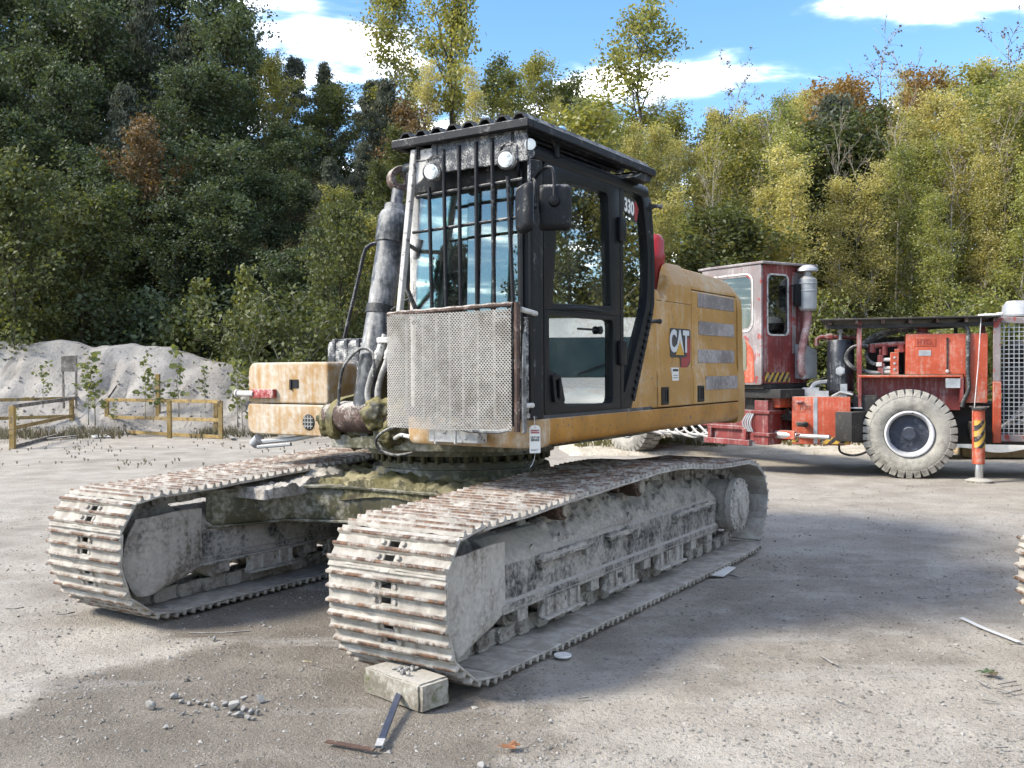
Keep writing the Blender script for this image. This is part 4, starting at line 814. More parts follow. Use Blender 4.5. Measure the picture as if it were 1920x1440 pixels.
# ================================================================ drill rig: rear half (frame D) and articulated front half (frame FR)
DA = R(-20); DM = Matrix.Translation((5.94, 14.35, 0)) @ Matrix.Rotation(DA, 4, 'Z')
FM = Matrix.Translation((3.93, 15.0, 0)) @ Matrix.Rotation(R(123), 4, 'Z'); F2D = DM.inverted() @ FM
rig = empty('drill_rig', (5.94, 14.35, 0), DA, 'orange articulated mining drill rig with big tyres and cab, parked behind the excavator', 'drill rig')
def tf(m, M): m.v = [tuple(M @ Vector(p)) for p in m.v]; return m
def rig_wheel(M, lug=34):
    # axis along y; outer face at y=0, tyre width .46, radius .67
    m = MB(); m.lathe([(.36, .03), (.40, .005), (.47, -.004), (.56, .004), (.60, .03), (.615, .07), (.615, .39), (.60, .43), (.55, .455), (.40, .455), (.36, .43), (.36, .03)], (0, 0, .67), (0, 1, 0), 56)
    ty = obj('tyre', tf(m, M), M_TYRE, rig, smooth=40)
    m = MB()
    for k in range(lug):
        a = 2*math.pi*k/lug; Rm = Matrix.Translation((0, 0, .67)) @ Matrix.Rotation(a, 4, 'Y')
        for y0, y1, da in ((-.002, .22, 0), (.24, .462, math.pi/lug)):
            R2 = Rm @ Matrix.Rotation(da, 4, 'Y'); w_ = .045
            V = [(-w_, y0+.035, .668), (w_, y0+.035, .668), (w_, y1-.035*(y1 > .4), .668), (-w_, y1-.035*(y1 > .4), .668), (-w_-.004, y0, .56 if y0 < 0 else .60), (w_+.004, y0, .56 if y0 < 0 else .60), (w_+.004, y1, .60 if y1 < .3 else .56), (-w_-.004, y1, .60 if y1 < .3 else .56)]
            m.add([R2 @ Vector(p) for p in V], [(0, 1, 2, 3), (7, 6, 5, 4), (0, 4, 5, 1), (1, 5, 6, 2), (2, 6, 7, 3), (3, 7, 4, 0)])
    obj('tread_lugs', tf(m, M), M_TYRE, ty, .006, 1, 30)
    m = MB(); m.lathe([(.345, .06), (.352, .02), (.345, .0), (.325, -.004), (.315, .01), (.305, .05), (.29, .16), (.28, .17), (.28, .20), (.345, .20), (.345, .06)], (0, 0, .67), (0, 1, 0), 48); rm = obj('rim', tf(m, M), M_RIM, rig, smooth=40)
    m = MB(); m.lathe([(.005, .085), (.09, .085), (.10, .10), (.105, .13), (.15, .145), (.23, .150), (.283, .165), (.283, .20), (.005, .20)], (0, 0, .67), (0, 1, 0), 40)
    for k in range(14):
        a = 2*math.pi*k/14; m.cyl((.175*math.cos(a), .148, .67+.175*math.sin(a)), (.175*math.cos(a), .125, .67+.175*math.sin(a)), .014, 6)
    obj('hub', tf(m, M), M_HUB, rm, smooth=35)
rig_wheel(Matrix.Identity(4)); rig_wheel(Matrix.Translation((0, 2.3, 0)) @ Matrix.Rotation(math.pi, 4, 'Z'))
rig_wheel(F2D @ Matrix.Translation((4.28, -.76, 0)) @ Matrix.Rotation(math.pi, 4, 'Z')); rig_wheel(F2D @ Matrix.Translation((4.28, -2.9, 0)))
def dobj(name, m, mat, parent=None, bev=.01, seg=2, M=None, smooth=38): return obj(name, tf(m, M) if M is not None else m, mat, parent or rig, bev, seg, smooth)
# chassis
ch = dobj('chassis', MB().box(-1.66, 3.2, .52, 1.78, .50, 1.12).box(-.25, .25, .3, 2.0, .55, .80).box(-.80, -.45, .10, .55, .52, 1.25), M_DARK)
dobj('fuel_box', MB().box(-1.69, -.83, .0, .75, .49, 1.225), M_ORANGE, bev=.014); fb = [o for o in rig.children if o.name.startswith('fuel_box')][0]
dobj('edge_strip', MB().box(-1.37, -1.31, -.006, .01, .50, 1.215), M_GALV, fb, .003, 1)
m = MB(); m.box(-1.28, -.85, -.004, .002, .50, .605); dobj('hazard_band', m, M_STRIPE, fb, 0)
m = MB(); m.box(-1.69, -1.60, -.005, .002, .52, .62); dobj('hazard_band', m, M_STRIPE, fb, 0)
m = MB(); m.box(-1.60, -1.37, -.004, .002, .985, 1.11); dobj('name_plate', m, M_ORANGE, fb, .002, 1)
text('lettering', 'FUEL', .10, flat('embossed_dark', (.20, .035, .02), .6), (-1.485, -.007, 1.05), (1, 0, 0), (0, 0, 1), fb, -.001, .82, .002)
m = MB(); m.cyl((-1.49, .0, .80), (-1.49, -.10, .80), .045, 14); m.cyl((-1.49, -.10, .80), (-1.60, -.16, .81), .04, 12); dobj('filler_neck', m, M_DARK, fb, .004, 1)
dobj('hinge', MB().cyl((-1.62, -.02, 1.14), (-1.52, -.02, 1.14), .025, 8).cyl((-1.62, -.02, .64), (-1.54, -.02, .64), .025, 8), M_MAROON, fb)
m = MB()
for k in range(5): m.tube([(-1.1+.05*k, .1+.05*k, 1.23), (-.98+.04*k, .05, 1.30), (-.80, .02+.03*k, 1.26)], .016, 6)
m.box(-1.35, -1.15, .1, .3, 1.22, 1.31); m.box(-.98, -.88, .1, .25, 1.22, 1.42); dobj('fittings', m, M_GALV, fb, 0)
# black accumulator tank, pipes
m = MB(); m.lathe([(.02, 1.26), (.16, 1.27), (.20, 1.31), (.205, 1.34), (.205, 2.07), (.19, 2.10), (.02, 2.115)], (-.98, .42, 0), (0, 0, 1), 32); tk = dobj('pressure_tank', m, paint('tank_black', (.012, .014, .020), .4, dust=(.30, .31, .33), damt=.36, dscale=4, bump=.2, streak=.4), None, 0)
m = MB(); m.cyl((-.98, .22, 1.62), (-.98, .13, 1.62), .05, 14); m.cyl((-.98, .22, 1.62), (-.98, .15, 1.62), .075, 6); m.cyl((-.98, .42, 2.11), (-.98, .42, 2.2), .03, 10); m.lathe([(.005, -.015), (.04, -.012), (.04, .012), (.005, .015)], (-.98, .40, 2.24), (0, 1, 0), 14); dobj('gauge', m, M_GALV, tk, 0)
m = MB(); m.tube([(-.75, .45, 2.14), (-1.05, .45, 2.16), (-1.28, .45, 2.16), (-1.34, .45, 2.12), (-1.34, .45, 2.02)], .035, 10); m.cyl((-1.20, .45, 2.16), (-1.10, .45, 2.16), .055, 8); dobj('outlet_pipe', m, M_MAROON, tk, 0)
m = MB(); m.tube(catmull([(-1.18, .45, 1.45), (-1.36, .45, 1.42), (-1.42, .42, 1.30), (-1.32, .40, 1.22)], 5), .04, 8); m.box(-1.55, -1.30, .3, .6, 1.2, 1.36); dobj('elbow', m, M_GALV, tk, 0)
# fender deck
m = MB(); m.box(-.72, .74, .06, .70, 1.520, 1.556); fd = dobj('deck', m, M_ORANGE, None, .006, 1)
dobj('fender', MB().box(-.69, .72, .30, .335, 1.02, 1.52).box(-.72, -.67, .06, .34, 1.06, 1.52).box(.70, .745, .06, .34, 1.13, 1.52), M_MAROON, fd, .006, 1)
dobj('step_lip', MB().box(-.92, -.66, .04, .30, 1.045, 1.065), M_GALV, fd, .003, 1)
dobj('label_plate', MB().box(.50, .70, .052, .060, 1.36, 1.50), M_GALV, fd, .003, 1)
dobj('post', MB().box(-.74, -.665, .08, .155, 1.30, 2.38), M_MAROON, None, .006, 1); dobj('post', MB().box(.985, 1.06, .30, .375, 2.10, 2.38), M_MAROON, None, .006, 1)
cn = dobj('canopy', MB().box(-1.27, 1.22, -.06, 1.9, 2.392, 2.418), M_DARK, None, .004, 1)
for k in range(7):
    x = -1.15+.38*k; dobj('rafter', MB().box(x, x+.05, -.02, 1.85, 2.33, 2.391), M_RUST, cn, .003, 1)
dobj('beam', MB().box(-1.2, 1.15, .08, .15, 2.27, 2.33), M_DARK, cn, .004, 1)
# hydraulic oil tank
m = MB(); m.prism([(-.05, 1.562), (.755, 1.562), (.765, 1.14), (1.065, 1.14), (1.07, 2.165), (-.045, 2.172)], 1, .10, .95); ht = dobj('hydraulic_tank', m, M_ORANGE, None, .014)
dobj('name_plate', MB().box(.08, .37, .092, .101, 1.985, 2.11), M_ORANGE, ht, .003, 1)
text('lettering', 'HYD.', .115, flat('embossed_red', (.22, .03, .02), .6), (.22, .089, 2.045), (1, 0, 0), (0, 0, 1), ht, .002, .85, .002)
dobj('data_plate', MB().box(.135, .305, .095, .101, 1.84, 1.925), M_GALV, ht, .002, 1)
dobj('sight_gauge', MB().box(.515, .535, .085, .10, 1.62, 2.08).cyl((.525, .10, 2.09), (.525, .075, 2.09), .018, 10), M_DARK, ht, 0); dobj('gauge_bead', MB().cyl((.525, .10, 1.61), (.525, .07, 1.61), .026, 12), M_WHT, ht)
dobj('filler_cap', MB().cyl((.66, .35, 2.17), (.66, .35, 2.30), .028, 10).cyl((.66, .35, 2.29), (.66, .35, 2.34), .065, 16), M_DARK, ht)
m = MB(); m.tube(catmull([(.05, .35, 2.26), (.5, .30, 2.28), (.78, .12, 2.26), (.80, .07, 2.0), (.80, .07, 1.6), (.81, .06, 1.35), (.74, .05, 1.16), (.72, .05, 1.08)], 6), .032, 10); dobj('drain_hose', m, M_HOSE, ht, 0)
m = MB(); m.lathe([(.02, 0), (.11, 0), (.11, .03), (.075, .04), (.075, .09), (.12, .10), (.12, .13), (.02, .14)], (.20, .35, 2.165), (0, 0, 1), 18); dobj('suction_flange', m, M_MAROON, ht, 0)
for k, P in enumerate(([(.10, .35, 2.27), (-.2, .32, 2.26), (-.48, .28, 2.16), (-.72, .24, 1.98)], [(.05, .42, 2.24), (-.25, .40, 2.2), (-.5, .38, 2.08), (-.62, .36, 1.95)], [(-.58, .22, 2.00), (-.80, .16, 1.98), (-.90, .14, 1.82), (-.78, .16, 1.66), (-.55, .2, 1.60), (-.40, .22, 1.58)], [(-.56, .3, 2.00), (-.60, .28, 1.85), (-.52, .26, 1.74), (-.36, .24, 1.70)], [(-.18, .5, 2.0), (-.16, .48, 1.8), (-.10, .46, 1.6)], [(-.22, .5, 2.05), (-.22, .48, 1.8), (-.14, .46, 1.58)], [(-.26, .52, 2.02), (-.26, .5, 1.75), (-.16, .48, 1.57)])):
    m = MB(); m.tube(catmull(P, 6), (.035, .03, .03, .028, .018, .018, .018)[k], 9); dobj('hose', m, M_HOSE, None, 0)
m = MB(); m.box(-.26, -.14, .18, .30, 1.56, 1.90); m.box(-.20, -.06, .20, .30, 1.90, 1.95); vb = dobj('valve_block', m, M_ORANGE, None, .006, 1)
for z in (1.64, 1.73, 1.82): dobj('plug', MB().cyl((-.20, .18, z), (-.20, .165, z), .02, 8), M_GALV, vb)
m = MB(); m.box(-.44, -.36, .20, .28, 1.56, 1.86); m.cyl((-.40, .24, 1.86), (-.40, .24, 1.95), .02, 8); m.box(-.46, -.34, .19, .29, 1.68, 1.73); dobj('valve', m, M_MAROON, None, .005, 1)
m = MB(); m.cyl((-.36, .24, 1.79), (-.26, .24, 1.79), .03, 8); m.cyl((-.36, .24, 1.66), (-.26, .24, 1.66), .03, 8); m.cyl((-.36, .24, 1.60), (-.14, .24, 1.60), .03, 8); m.box(-.46, -.38, .18, .22, 1.69, 1.75); dobj('pipe_run', m, M_WHT, None, 0)
m = MB(); m.tube([(-.55, .25, 2.0), (-.30, .25, 2.02), (-.05, .25, 2.03)], .04, 10); m.cyl((-.34, .25, 2.0), (-.34, .25, 1.86), .045, 10); m.cyl((-.10, .25, 2.02), (-.10, .25, 1.90), .06, 8); m.cyl((-.52, .25, 2.03), (-.52, .25, 1.90), .06, 8); dobj('manifold', m, M_MAROON, None, 0)
dobj('back_plate', MB().box(-.60, -.05, .75, .80, 1.56, 2.15), M_DARK, None, .004, 1)
# engine bay cage on the right
cg = dobj('engine_cage', MB().box(1.14, 1.235, .06, .14, .58, 2.42).prism([(1.235, 2.40), (1.235, 2.31), (3.2, 2.19), (3.2, 2.28)], 1, .062, .138).box(1.235, 3.2, .062, .138, .58, .68), M_GREYRED, None, .006, 1)
dobj('lower_post', MB().box(1.134, 1.241, .054, .146, .56, 1.45), M_ORANGE, cg, .006, 1)
wire = mkmesh('grid_wire', MB().box(-.005, .005, .094, .104, .66, 2.36), M_GALV); 
for k in range(29): 
    o = obj('grid_wire', None, None, cg, mesh=wire, loc=(1.28+.066*k, 0, 0)); o.scale = (1, 1, 1-.0021*k)
for k in range(25): obj('grid_wire', MB().box(1.22, 3.2, .102, .111, .70+.064*k, .71+.064*k), M_GALV, cg)
eng = dobj('engine', MB().box(1.45, 3.0, .6, 1.7, 1.1, 2.0).cyl((1.4, .5, 1.9), (2.6, .5, 1.95), .14, 14).cyl((1.5, .45, 1.45), (1.5, .9, 1.45), .25, 18), M_DARK, None, .02)
m = MB()
for k in range(9): m.tube(catmull([(1.25+.06*k, .35, .75+.02*k), (1.5+.05*k, .30, .95+.1*(k % 3)), (1.9, .32, 1.1+.14*k), (2.4, .35, 1.3+.1*k)], 5), .02, 6)
dobj('cable_bundle', m, M_HOSE_W, eng, 0)
m = MB(); m.lathe([(.02, 0), (.245, 0), (.25, .03), (.235, .05), (.225, .16), (.19, .20), (.17, .235), (.02, .24)], (1.56, .75, 2.425), (0, 0, 1), 32); dobj('air_cleaner', m, M_GALV, None, 0)
m = MB(); m.lathe([(.02, 0), (.17, 0), (.18, .02), (.15, .05), (.02, .06)], (1.15, .65, 2.42), (0, 0, 1), 24); m.cyl((1.25, .65, 2.45), (1.4, .72, 2.47), .04, 10); dobj('vent_cap', m, M_WHT, None, 0)
# stabiliser jack
m = MB(); m.cyl((.92, -.22, .27), (.92, -.22, 1.06), .078, 24); m.box(.83, .87, -.26, -.18, .27, 1.04); jk = dobj('jack_leg', m, M_ORANGE, None, .004, 1)
m = MB(); m.lathe([(.0795, .50), (.081, .50), (.081, .90), (.0795, .90), (.0795, .50)], (.92, -.22, 0), (0, 0, 1), 24); dobj('hazard_band', m, M_STRIPE, jk, 0)
dobj('ram', MB().cyl((.92, -.22, .05), (.92, -.22, .30), .055, 18), M_STEEL, jk); m = MB(); m.lathe([(.02, 0), (.19, 0), (.19, .035), (.12, .06), (.02, .07)], (.92, -.22, 0), (0, 0, 1), 20); dobj('foot_pad', m, M_CONC, jk, 0)
m = MB(); m.lathe([(.02, -.01), (.10, -.01), (.10, .02), (.02, .03)], (.92, -.22, 1.06), (0, 0, 1), 18); m.cyl((.80, -.15, 1.09), (1.05, -.25, 1.09), .015, 8); dobj('jack_cap', m, M_DARK, jk, 0)
dobj('jack_arm', MB().box(.84, 1.0, -.16, .55, .60, .85), M_DARK, jk, .01)
dobj('tie_rope', MB().tube([(.97, .02, 2.39), (.92, -.10, 1.7), (.86, -.2, 1.07)], .008, 6), M_WHT)
dobj('belly_hose', MB().tube(catmull([(-1.0, .3, .50), (-.98, .28, .36), (-.80, .26, .31), (-.60, .26, .37), (-.52, .3, .50)], 6), .018, 8), M_RUBBER, None, 0)
# ---- articulated front half
FD = F2D
fc = dobj('front_chassis', MB().box(-.2, 5.6, -2.35, -1.2, .62, 1.12).box(.15, .65, -1.2, -.35, .50, 1.20).box(4.0, 4.55, -2.6, -1.0, .5, .85), M_MAROON, None, .02, 2, FD)
dobj('turntable', MB().box(-.25, 1.1, -1.0, -.1, 1.20, 1.34).cyl((.5, -.55, 1.0), (.5, -.55, 1.43), .30, 24), M_DARK, fc, .01, 2, FD)
dobj('cross_beam', MB().box(-.1, .06, -1.35, -.25, 1.05, 1.22), M_ORANGE, fc, .01, 2, FD)
dobj('hinge_post', MB().box(.02, .30, -.42, -.12, .46, 1.16).box(-.04, .34, -.46, -.08, .95, 1.0).box(-.04, .34, -.46, -.08, .60, .65), M_MAROON, fc, .01, 2, FD)
dobj('step_rail', MB().box(.35, 1.35, -.12, -.04, .43, .52).box(.40, 1.30, -.13, -.06, .68, .74).box(.42, .50, -.12, -.05, .50, .70).box(1.2, 1.28, -.12, -.05, .50, .70).box(.3, 1.3, -.5, -.13, .5, 1.0), M_MAROON, fc, .008, 1, FD)
m = MB(); m.box(.345, .36, -.125, -.035, .425, .525); m.box(1.34, 1.355, -.125, -.035, .425, .525); dobj('rail_end', m, M_GREYRED, fc, .004, 1, FD)
dobj('steering_cylinder', MB().cyl((-.9, -.45, .62), (-.35, -.38, .62), .035, 14).cyl((-.35, -.38, .62), (.1, -.3, .62), .065, 14), M_STEEL, fc, 0, 1, FD)
dobj('cylinder_yoke', MB().box(-.35, .05, -.46, -.30, .56, .69), M_ORANGE, fc, .01, 2, FD)
m = MB()
for k in range(11): m.tube(catmull([(-.55, -1.0+.03*k, .95-.02*k), (-.2, -.75+.02*k, .84+.02*(k % 4)), (.1, -.55, .86+.018*k), (.5, -.45+.01*k, .95)], 5), .017, 6)
dobj('hose_bundle', m, M_HOSE, fc, 0, 1, FD)
m = MB()
for k in range(8): m.tube(catmull([(.9+.25*k, -.4, .62), (1.1+.25*k, -.25-.03*k, .48+.03*(k % 3)), (1.5+.25*k, -.3, .55), (2.0+.2*k, -.5, .72)], 5), .02, 6)
dobj('hose_bundle', m, M_HOSE_W, fc, 0, 1, FD)
m = MB()
for k in range(4): m.tube(catmull([(.30+.04*k, -.10, .95), (.33+.05*k, -.05, .80), (.30+.04*k, -.08, .66)], 5), .014, 6)
dobj('hose_loop', m, M_GALV, fc, 0, 1, FD)
dobj('pivot_block', MB().box(-1.1, -.1, -1.5, -.7, .55, 1.0).cyl((-.5, -1.1, .45), (-.5, -1.1, 1.18), .16, 18), M_DARK, fc, .02, 2, FD)
# cab on the front half: rear wall at x = 0, side wall at y = 0
CZ0, CZ1, CL, CWd = 1.43, 3.30, 1.30, 1.06
m = MB(); ring_frame(m, rpoly([(0, CZ0), (-CWd, CZ0), (-CWd, CZ1), (0, CZ1)], [.03, .12, .03, .02]), rpoly([(-.10, 2.20), (-.56, 2.20), (-.56, 3.14), (-.10, 3.14)], .09, 5), 0, 0, .04); rc = dobj('cab_rear_wall', m, M_MAROON, None, .012, 2, FD)
m = MB(); ring_frame(m, rpoly([(-.08, 2.18), (-.58, 2.18), (-.58, 3.16), (-.08, 3.16)], .10, 5), rpoly([(-.105, 2.205), (-.555, 2.205), (-.555, 3.135), (-.105, 3.135)], .088, 5), 0, -.010, .012); dobj('window_seal', m, M_WHT, rc, .003, 1, FD)
m = MB(); m.prism(rpoly([(-.09, 2.19), (-.57, 2.19), (-.57, 3.15), (-.09, 3.15)], .09, 4), 0, .015, .020); dobj('pane', m, M_GLASS_R, rc, 0, 1, FD, 0)
m = MB(); ring_frame(m, [(-.66, 1.9), (-1.02, 1.9), (-1.02, 3.2), (-.66, 3.2)], rpoly([(-.74, 2.05), (-.99, 2.05), (-.99, 2.95), (-.74, 2.95)], .04, 3), 0, -.012, .02); dobj('side_light', m, M_GREYRED, rc, .004, 1, FD)
m = MB(); m.box(-.006, .001, -.60, -.03, 1.455, 1.60); dobj('hazard_band', m, M_STRIPE, rc, 0, 1, FD)
m = MB(); ring_frame(m, rpoly([(.0, CZ0-.02), (CL, CZ0-.02), (CL, CZ1), (.0, CZ1)], .05), rpoly([(.22, 2.30), (1.15, 2.30), (1.15, 3.12), (.22, 3.12)], .14, 5), 1, .005, .045); sc_ = dobj('cab_side_wall', m, M_GREYRED, None, .012, 2, FD)
m = MB(); ring_frame(m, rpoly([(.16, 2.24), (1.21, 2.24), (1.21, 3.18), (.16, 3.18)], .19, 5), rpoly([(.19, 2.27), (1.18, 2.27), (1.18, 3.15), (.19, 3.15)], .16, 5), 1, .040, .056); dobj('window_seal', m, M_WHT, sc_, .003, 1, FD)
m = MB(); m.prism(rpoly([(.20, 2.28), (1.17, 2.28), (1.17, 3.14), (.20, 3.14)], .14, 4), 1, .02, .025); dobj('pane', m, M_GLASS_R, sc_, 0, 1, FD, 0)
m = MB(); m.prism(rpoly([(.14, 1.44), (1.2, 1.44), (1.2, 2.12), (.30, 2.12), (.16, 1.95)], .07, 4), 1, .044, .052); dobj('door_panel', m, M_ORANGE, sc_, .006, 1, FD)
m = MB(); m.prism(rpoly([(.30, 1.62), (1.1, 1.62), (1.1, 2.16), (.36, 2.16), (.30, 2.05)], .08, 4), 1, .0525, .056); dobj('lower_pane', m, M_GLASS_R, sc_, 0, 1, FD)
dobj('cab_far_wall', MB().box(.04, CL, -CWd, -CWd+.04, CZ0, 2.2).box(.04, .14, -CWd, -CWd+.04, 2.2, CZ1).box(CL-.1, CL, -CWd, -CWd+.04, 2.2, CZ1), M_MAROON, None, .008, 1, FD)
m = MB(); ring_frame(m, [(-.0, CZ0), (-CWd, CZ0), (-CWd, CZ1), (0, CZ1)], rpoly([(-.12, 2.1), (-.94, 2.1), (-.94, 3.14), (-.12, 3.14)], .05, 4), 0, CL-.04, CL); dobj('cab_front_wall', m, M_MAROON, None, .008, 1, FD)
m = MB(); m.prism([(-.08, 2.25), (.0, 2.05), (.0, 1.44), (-.4, 1.40)], 0, 0, .01)
dobj('cab_floor', MB().box(0.02, CL-.02, -CWd+.02, -.02, 1.34, 1.44), M_DARK, None, .02, 2, FD)
dobj('cab_roof', MB().prism(rpoly([(-.06, .07), (CL+.08, .07), (CL+.08, -CWd-.12), (-.10, -CWd-.12)], .03), 2, CZ1, CZ1+.035).prism(rpoly([(.0, .0), (CL, .0), (CL, -CWd), (.0, -CWd)], .03), 2, CZ1+.035, CZ1+.05), M_GREYRED, None, .006, 1, FD)
dobj('operator_seat', MB().box(.35, .85, -.80, -.35, 1.75, 1.9).box(.30, .42, -.78, -.37, 1.9, 2.62), M_BLK, None, .05, 3, FD)
dobj('dash', MB().box(.95, 1.22, -.95, -.15, 1.6, 2.15), M_DARK, None, .03, 2, FD)
m = MB(); m.lathe([(.02, 0), (.10, 0), (.135, .03), (.14, .07), (.14, .30), (.15, .305), (.15, .325), (.14, .33), (.14, .42), (.15, .425), (.15, .44), (.14, .445), (.14, .50), (.10, .53), (.06, .56), (.06, .62), (.165, .63), (.155, .67), (.08, .72), (.02, .73)], (-.17, -.83, 2.58), (0, 0, 1), 28); af = dobj('air_filter', m, M_GALV, None, 0, 1, FD)
dobj('filter_bracket', MB().box(-.17, .0, -.74, -.70, 2.72, 2.75).box(-.17, 0, -.74, -.70, 2.95, 2.98), M_GALV, af, 0, 1, FD)
m = MB(); P = catmull([(-.17, -.83, 2.58), (-.17, -.82, 2.40), (-.16, -.76, 2.15), (-.15, -.70, 1.90), (-.15, -.69, 1.70), (-.14, -.74, 1.58), (-.10, -.82, 1.54)], 16); m.tube(P, [.062+.006*(k % 2) for k in range(len(P))], 12); dobj('ribbed_hose', m, paint('hose_pink', (.30, .13, .12), .7, dust=(.45, .38, .36), damt=.5, dscale=6, bump=.2), af, 0, 1, FD, 60)
m = MB(); m.prism([(-.72, 1.50), (-1.02, 1.50), (-1.02, 1.95), (-.72, 2.05)], 0, -.20, .0); dobj('heater_box', m, M_GALV, af, .012, 2, FD)
m = MB(); m.prism(rpoly([(-.56, 2.65), (-.69, 2.65), (-.69, 3.0), (-.56, 3.0)], .03), 0, -.16, -.11); m.cyl((-.02, -.60, 2.98), (-.13, -.62, 2.98), .012, 8); dobj('cab_mirror', m, M_BLK, rc, .01, 2, FD)
# ================================================================ white service truck parked off to the right; the cab door mirrors its front
TRK = empty('service_truck', (7.95, 10.45, 0), math.atan2(-.48, -.876), 'white service pickup truck with dark grille parked facing the excavator', 'truck'); TRK.scale = (1.25, 1.25, 1.25)
M_TW = paint('truck_white', (.66, .67, .66), .3, damt=.2, dscale=2, bump=.05); M_CHR = flat('chrome', (.6, .6, .6), .15, metal=1.0)
tb_ = obj('body', MB().prism(rpoly([(1.0, .45), (1.02, .95), (.92, 1.12), (-.35, 1.22), (-.45, 1.30), (-2.2, 1.30), (-4.6, 1.30), (-4.6, .5)], [.05, .1, .12, .05, .05, .02, .05, .05], 4), 1, -.98, .98), M_TW, TRK, .06, 3)
obj('cabin', MB().loft([[(-.35, -.93, 1.2), (-.35, .93, 1.2), (-2.3, .93, 1.25), (-2.3, -.93, 1.25)], [(-.85, -.80, 2.02), (-.85, .80, 2.02), (-2.1, .80, 2.04), (-2.1, -.80, 2.04)]]), M_TW, TRK, .05, 3)
obj('windscreen', MB().loft([[(-.345, -.86, 1.24), (-.345, .86, 1.24), (-.375, .86, 1.23), (-.375, -.86, 1.23)], [(-.785, -.76, 1.90), (-.785, .76, 1.90), (-.815, .76, 1.89), (-.815, -.76, 1.89)]]), flat('truck_glass', (.02, .035, .035), .05), TRK)
gr = obj('grille', MB().prism(rpoly([(-.62, .62), (.62, .62), (.66, .95), (-.66, .95)], .04), 0, .98, 1.035), M_BLK, TRK, .01)
for k in range(3): obj('grille_bar', MB().box(1.036, 1.05, -.58, .58, .67+.09*k, .70+.09*k), M_CHR, gr, .005, 1)
for s in (-1, 1):
    obj('headlight', MB().prism(rpoly([(s*.68, .72), (s*.94, .74), (s*.94, .96), (s*.68, .94)], .03), 0, .95, 1.03), M_LENS, TRK, .01); m = MB(); m.box(-.62, -.50, s*1.0, s*1.22, 1.22, 1.48); obj('wing_mirror', m, M_BLK, TRK, .03, 2)
    for x in (.15, -3.4):
        m = MB(); m.lathe([(.22, -.12), (.36, -.12), (.39, -.08), (.39, .08), (.36, .12), (.22, .12)], (x, s*.86, .39), (0, 1, 0), 28); wq = obj('tyre', m, M_RUBBER, TRK); m = MB(); m.lathe([(.02, -.08), (.23, -.10), (.23, .10), (.02, .08)], (x, s*.86, .39), (0, 1, 0), 20); obj('rim', m, M_GALV, wq)
obj('bumper', MB().box(.96, 1.10, -.97, .97, .42, .60), M_CHR, TRK, .03, 2); obj('wiper', MB().tube([(-.33, .1, 1.28), (-.43, -.40, 1.46)], .012, 6), M_BLK, TRK)
# ================================================================ loose things in the yard
def stone_mesh(seed, sub=3, flat_=.7):
    bm = bmesh.new(); bmesh.ops.create_icosphere(bm, subdivisions=sub, radius=1); s = Vector((seed*3.1, seed*1.7, seed*.9))
    pl = [Vector(rng.normal(size=3)).normalized() for _ in range(9)]
    for p in bm.verts:
        d = p.co.copy()
        for q in pl:
            k = d.dot(q)
            if k > .48: d -= q*(k-.48)*.95
        p.co = Vector((d.x, d.y*.8, d.z*flat_))*(1+.10*fbm(d*1.6+s, 3))
    me = bpy.data.meshes.new('stone'); bm.to_mesh(me); bm.free(); me.materials.append(M_STONE)
    me.polygons.foreach_set('use_smooth', [True]*len(me.polygons)); me.set_sharp_from_angle(angle=R(16)); return me
STONES = [stone_mesh(k) for k in range(6)]
def stone(u, v, px, k, label, group='loose stones by the tracks'):
    p = ground(u, v); r = px/2/FPX*p.y; o = obj('stone', None, None, None, mesh=STONES[k % 6], label=label, cat='stone', group=group)
    o.location = (p.x, p.y, r*.38-.008); o.scale = (r*random.uniform(.9, 1.2), r*random.uniform(.85, 1.1), r); o.rotation_euler = (random.uniform(-.3, .3), random.uniform(-.3, .3), random.uniform(0, 6.3)); return o
stone(281, 1326, 29, 0, 'pale grey stone lying apart beside the cluster of stones', None); stone(329, 1308, 22, 1, 'loose grey stone in the small cluster on the gravel')
stone(438, 1326, 34, 2, 'flat pale stone topping the small stone cluster', None); stone(487, 1312, 27, 3, 'angular dark grey stone at the end of the stone cluster', None)
for k, (u, v, s) in enumerate(((341, 1316, 14), (353, 1320, 15), (372, 1318, 17), (385, 1323, 14), (398, 1322, 17), (370, 1334, 13), (405, 1328, 12), (420, 1320, 16), (457, 1310, 18), (457, 1328, 17), (470, 1335, 18), (482, 1336, 17), (450, 1340, 18), (464, 1346, 15), (440, 1340, 13), (430, 1337, 12), (345, 1336, 11), (311, 1363, 14), (402, 1198, 15), (388, 1314, 12), (363, 1312, 10), (497, 1330, 10), (476, 1346, 11))):
    stone(u, v, s, k, 'loose grey stone in the small cluster on the gravel')
stone(900, 1436, 26, 4, 'pale lump of stone alone on the whitish gravel', None)
# concrete block chocked under the near track
A_, B_, C2_ = Vector((-.78, 4.95)), Vector((-.45, 4.64)), Vector((-.32, 4.78)); D_ = A_+C2_-B_
m = MB(); nb = 14
P = [A_, B_, C2_, D_]
bm = bmesh.new(); bmesh.ops.create_cube(bm, size=1); bmesh.ops.bevel(bm, geom=list(bm.edges), offset=.05, segments=2, affect='EDGES'); bmesh.ops.subdivide_edges(bm, edges=list(bm.edges), cuts=3, use_grid_fill=True)
V = []
for p in bm.verts:
    u_, v_, z_ = p.co.x+.5, p.co.y+.5, p.co.z+.5; q = A_.lerp(B_, u_).lerp(D_.lerp(C2_, u_), v_)
    d = .008*fbm((q.x*14, q.y*14, z_*2.2), 4); V.append((q.x+d, q.y-d, z_*.135-.005+d*.8))
m.add(V, [tuple(w_.index for w_ in f.verts) for f in bm.faces]); bm.free()
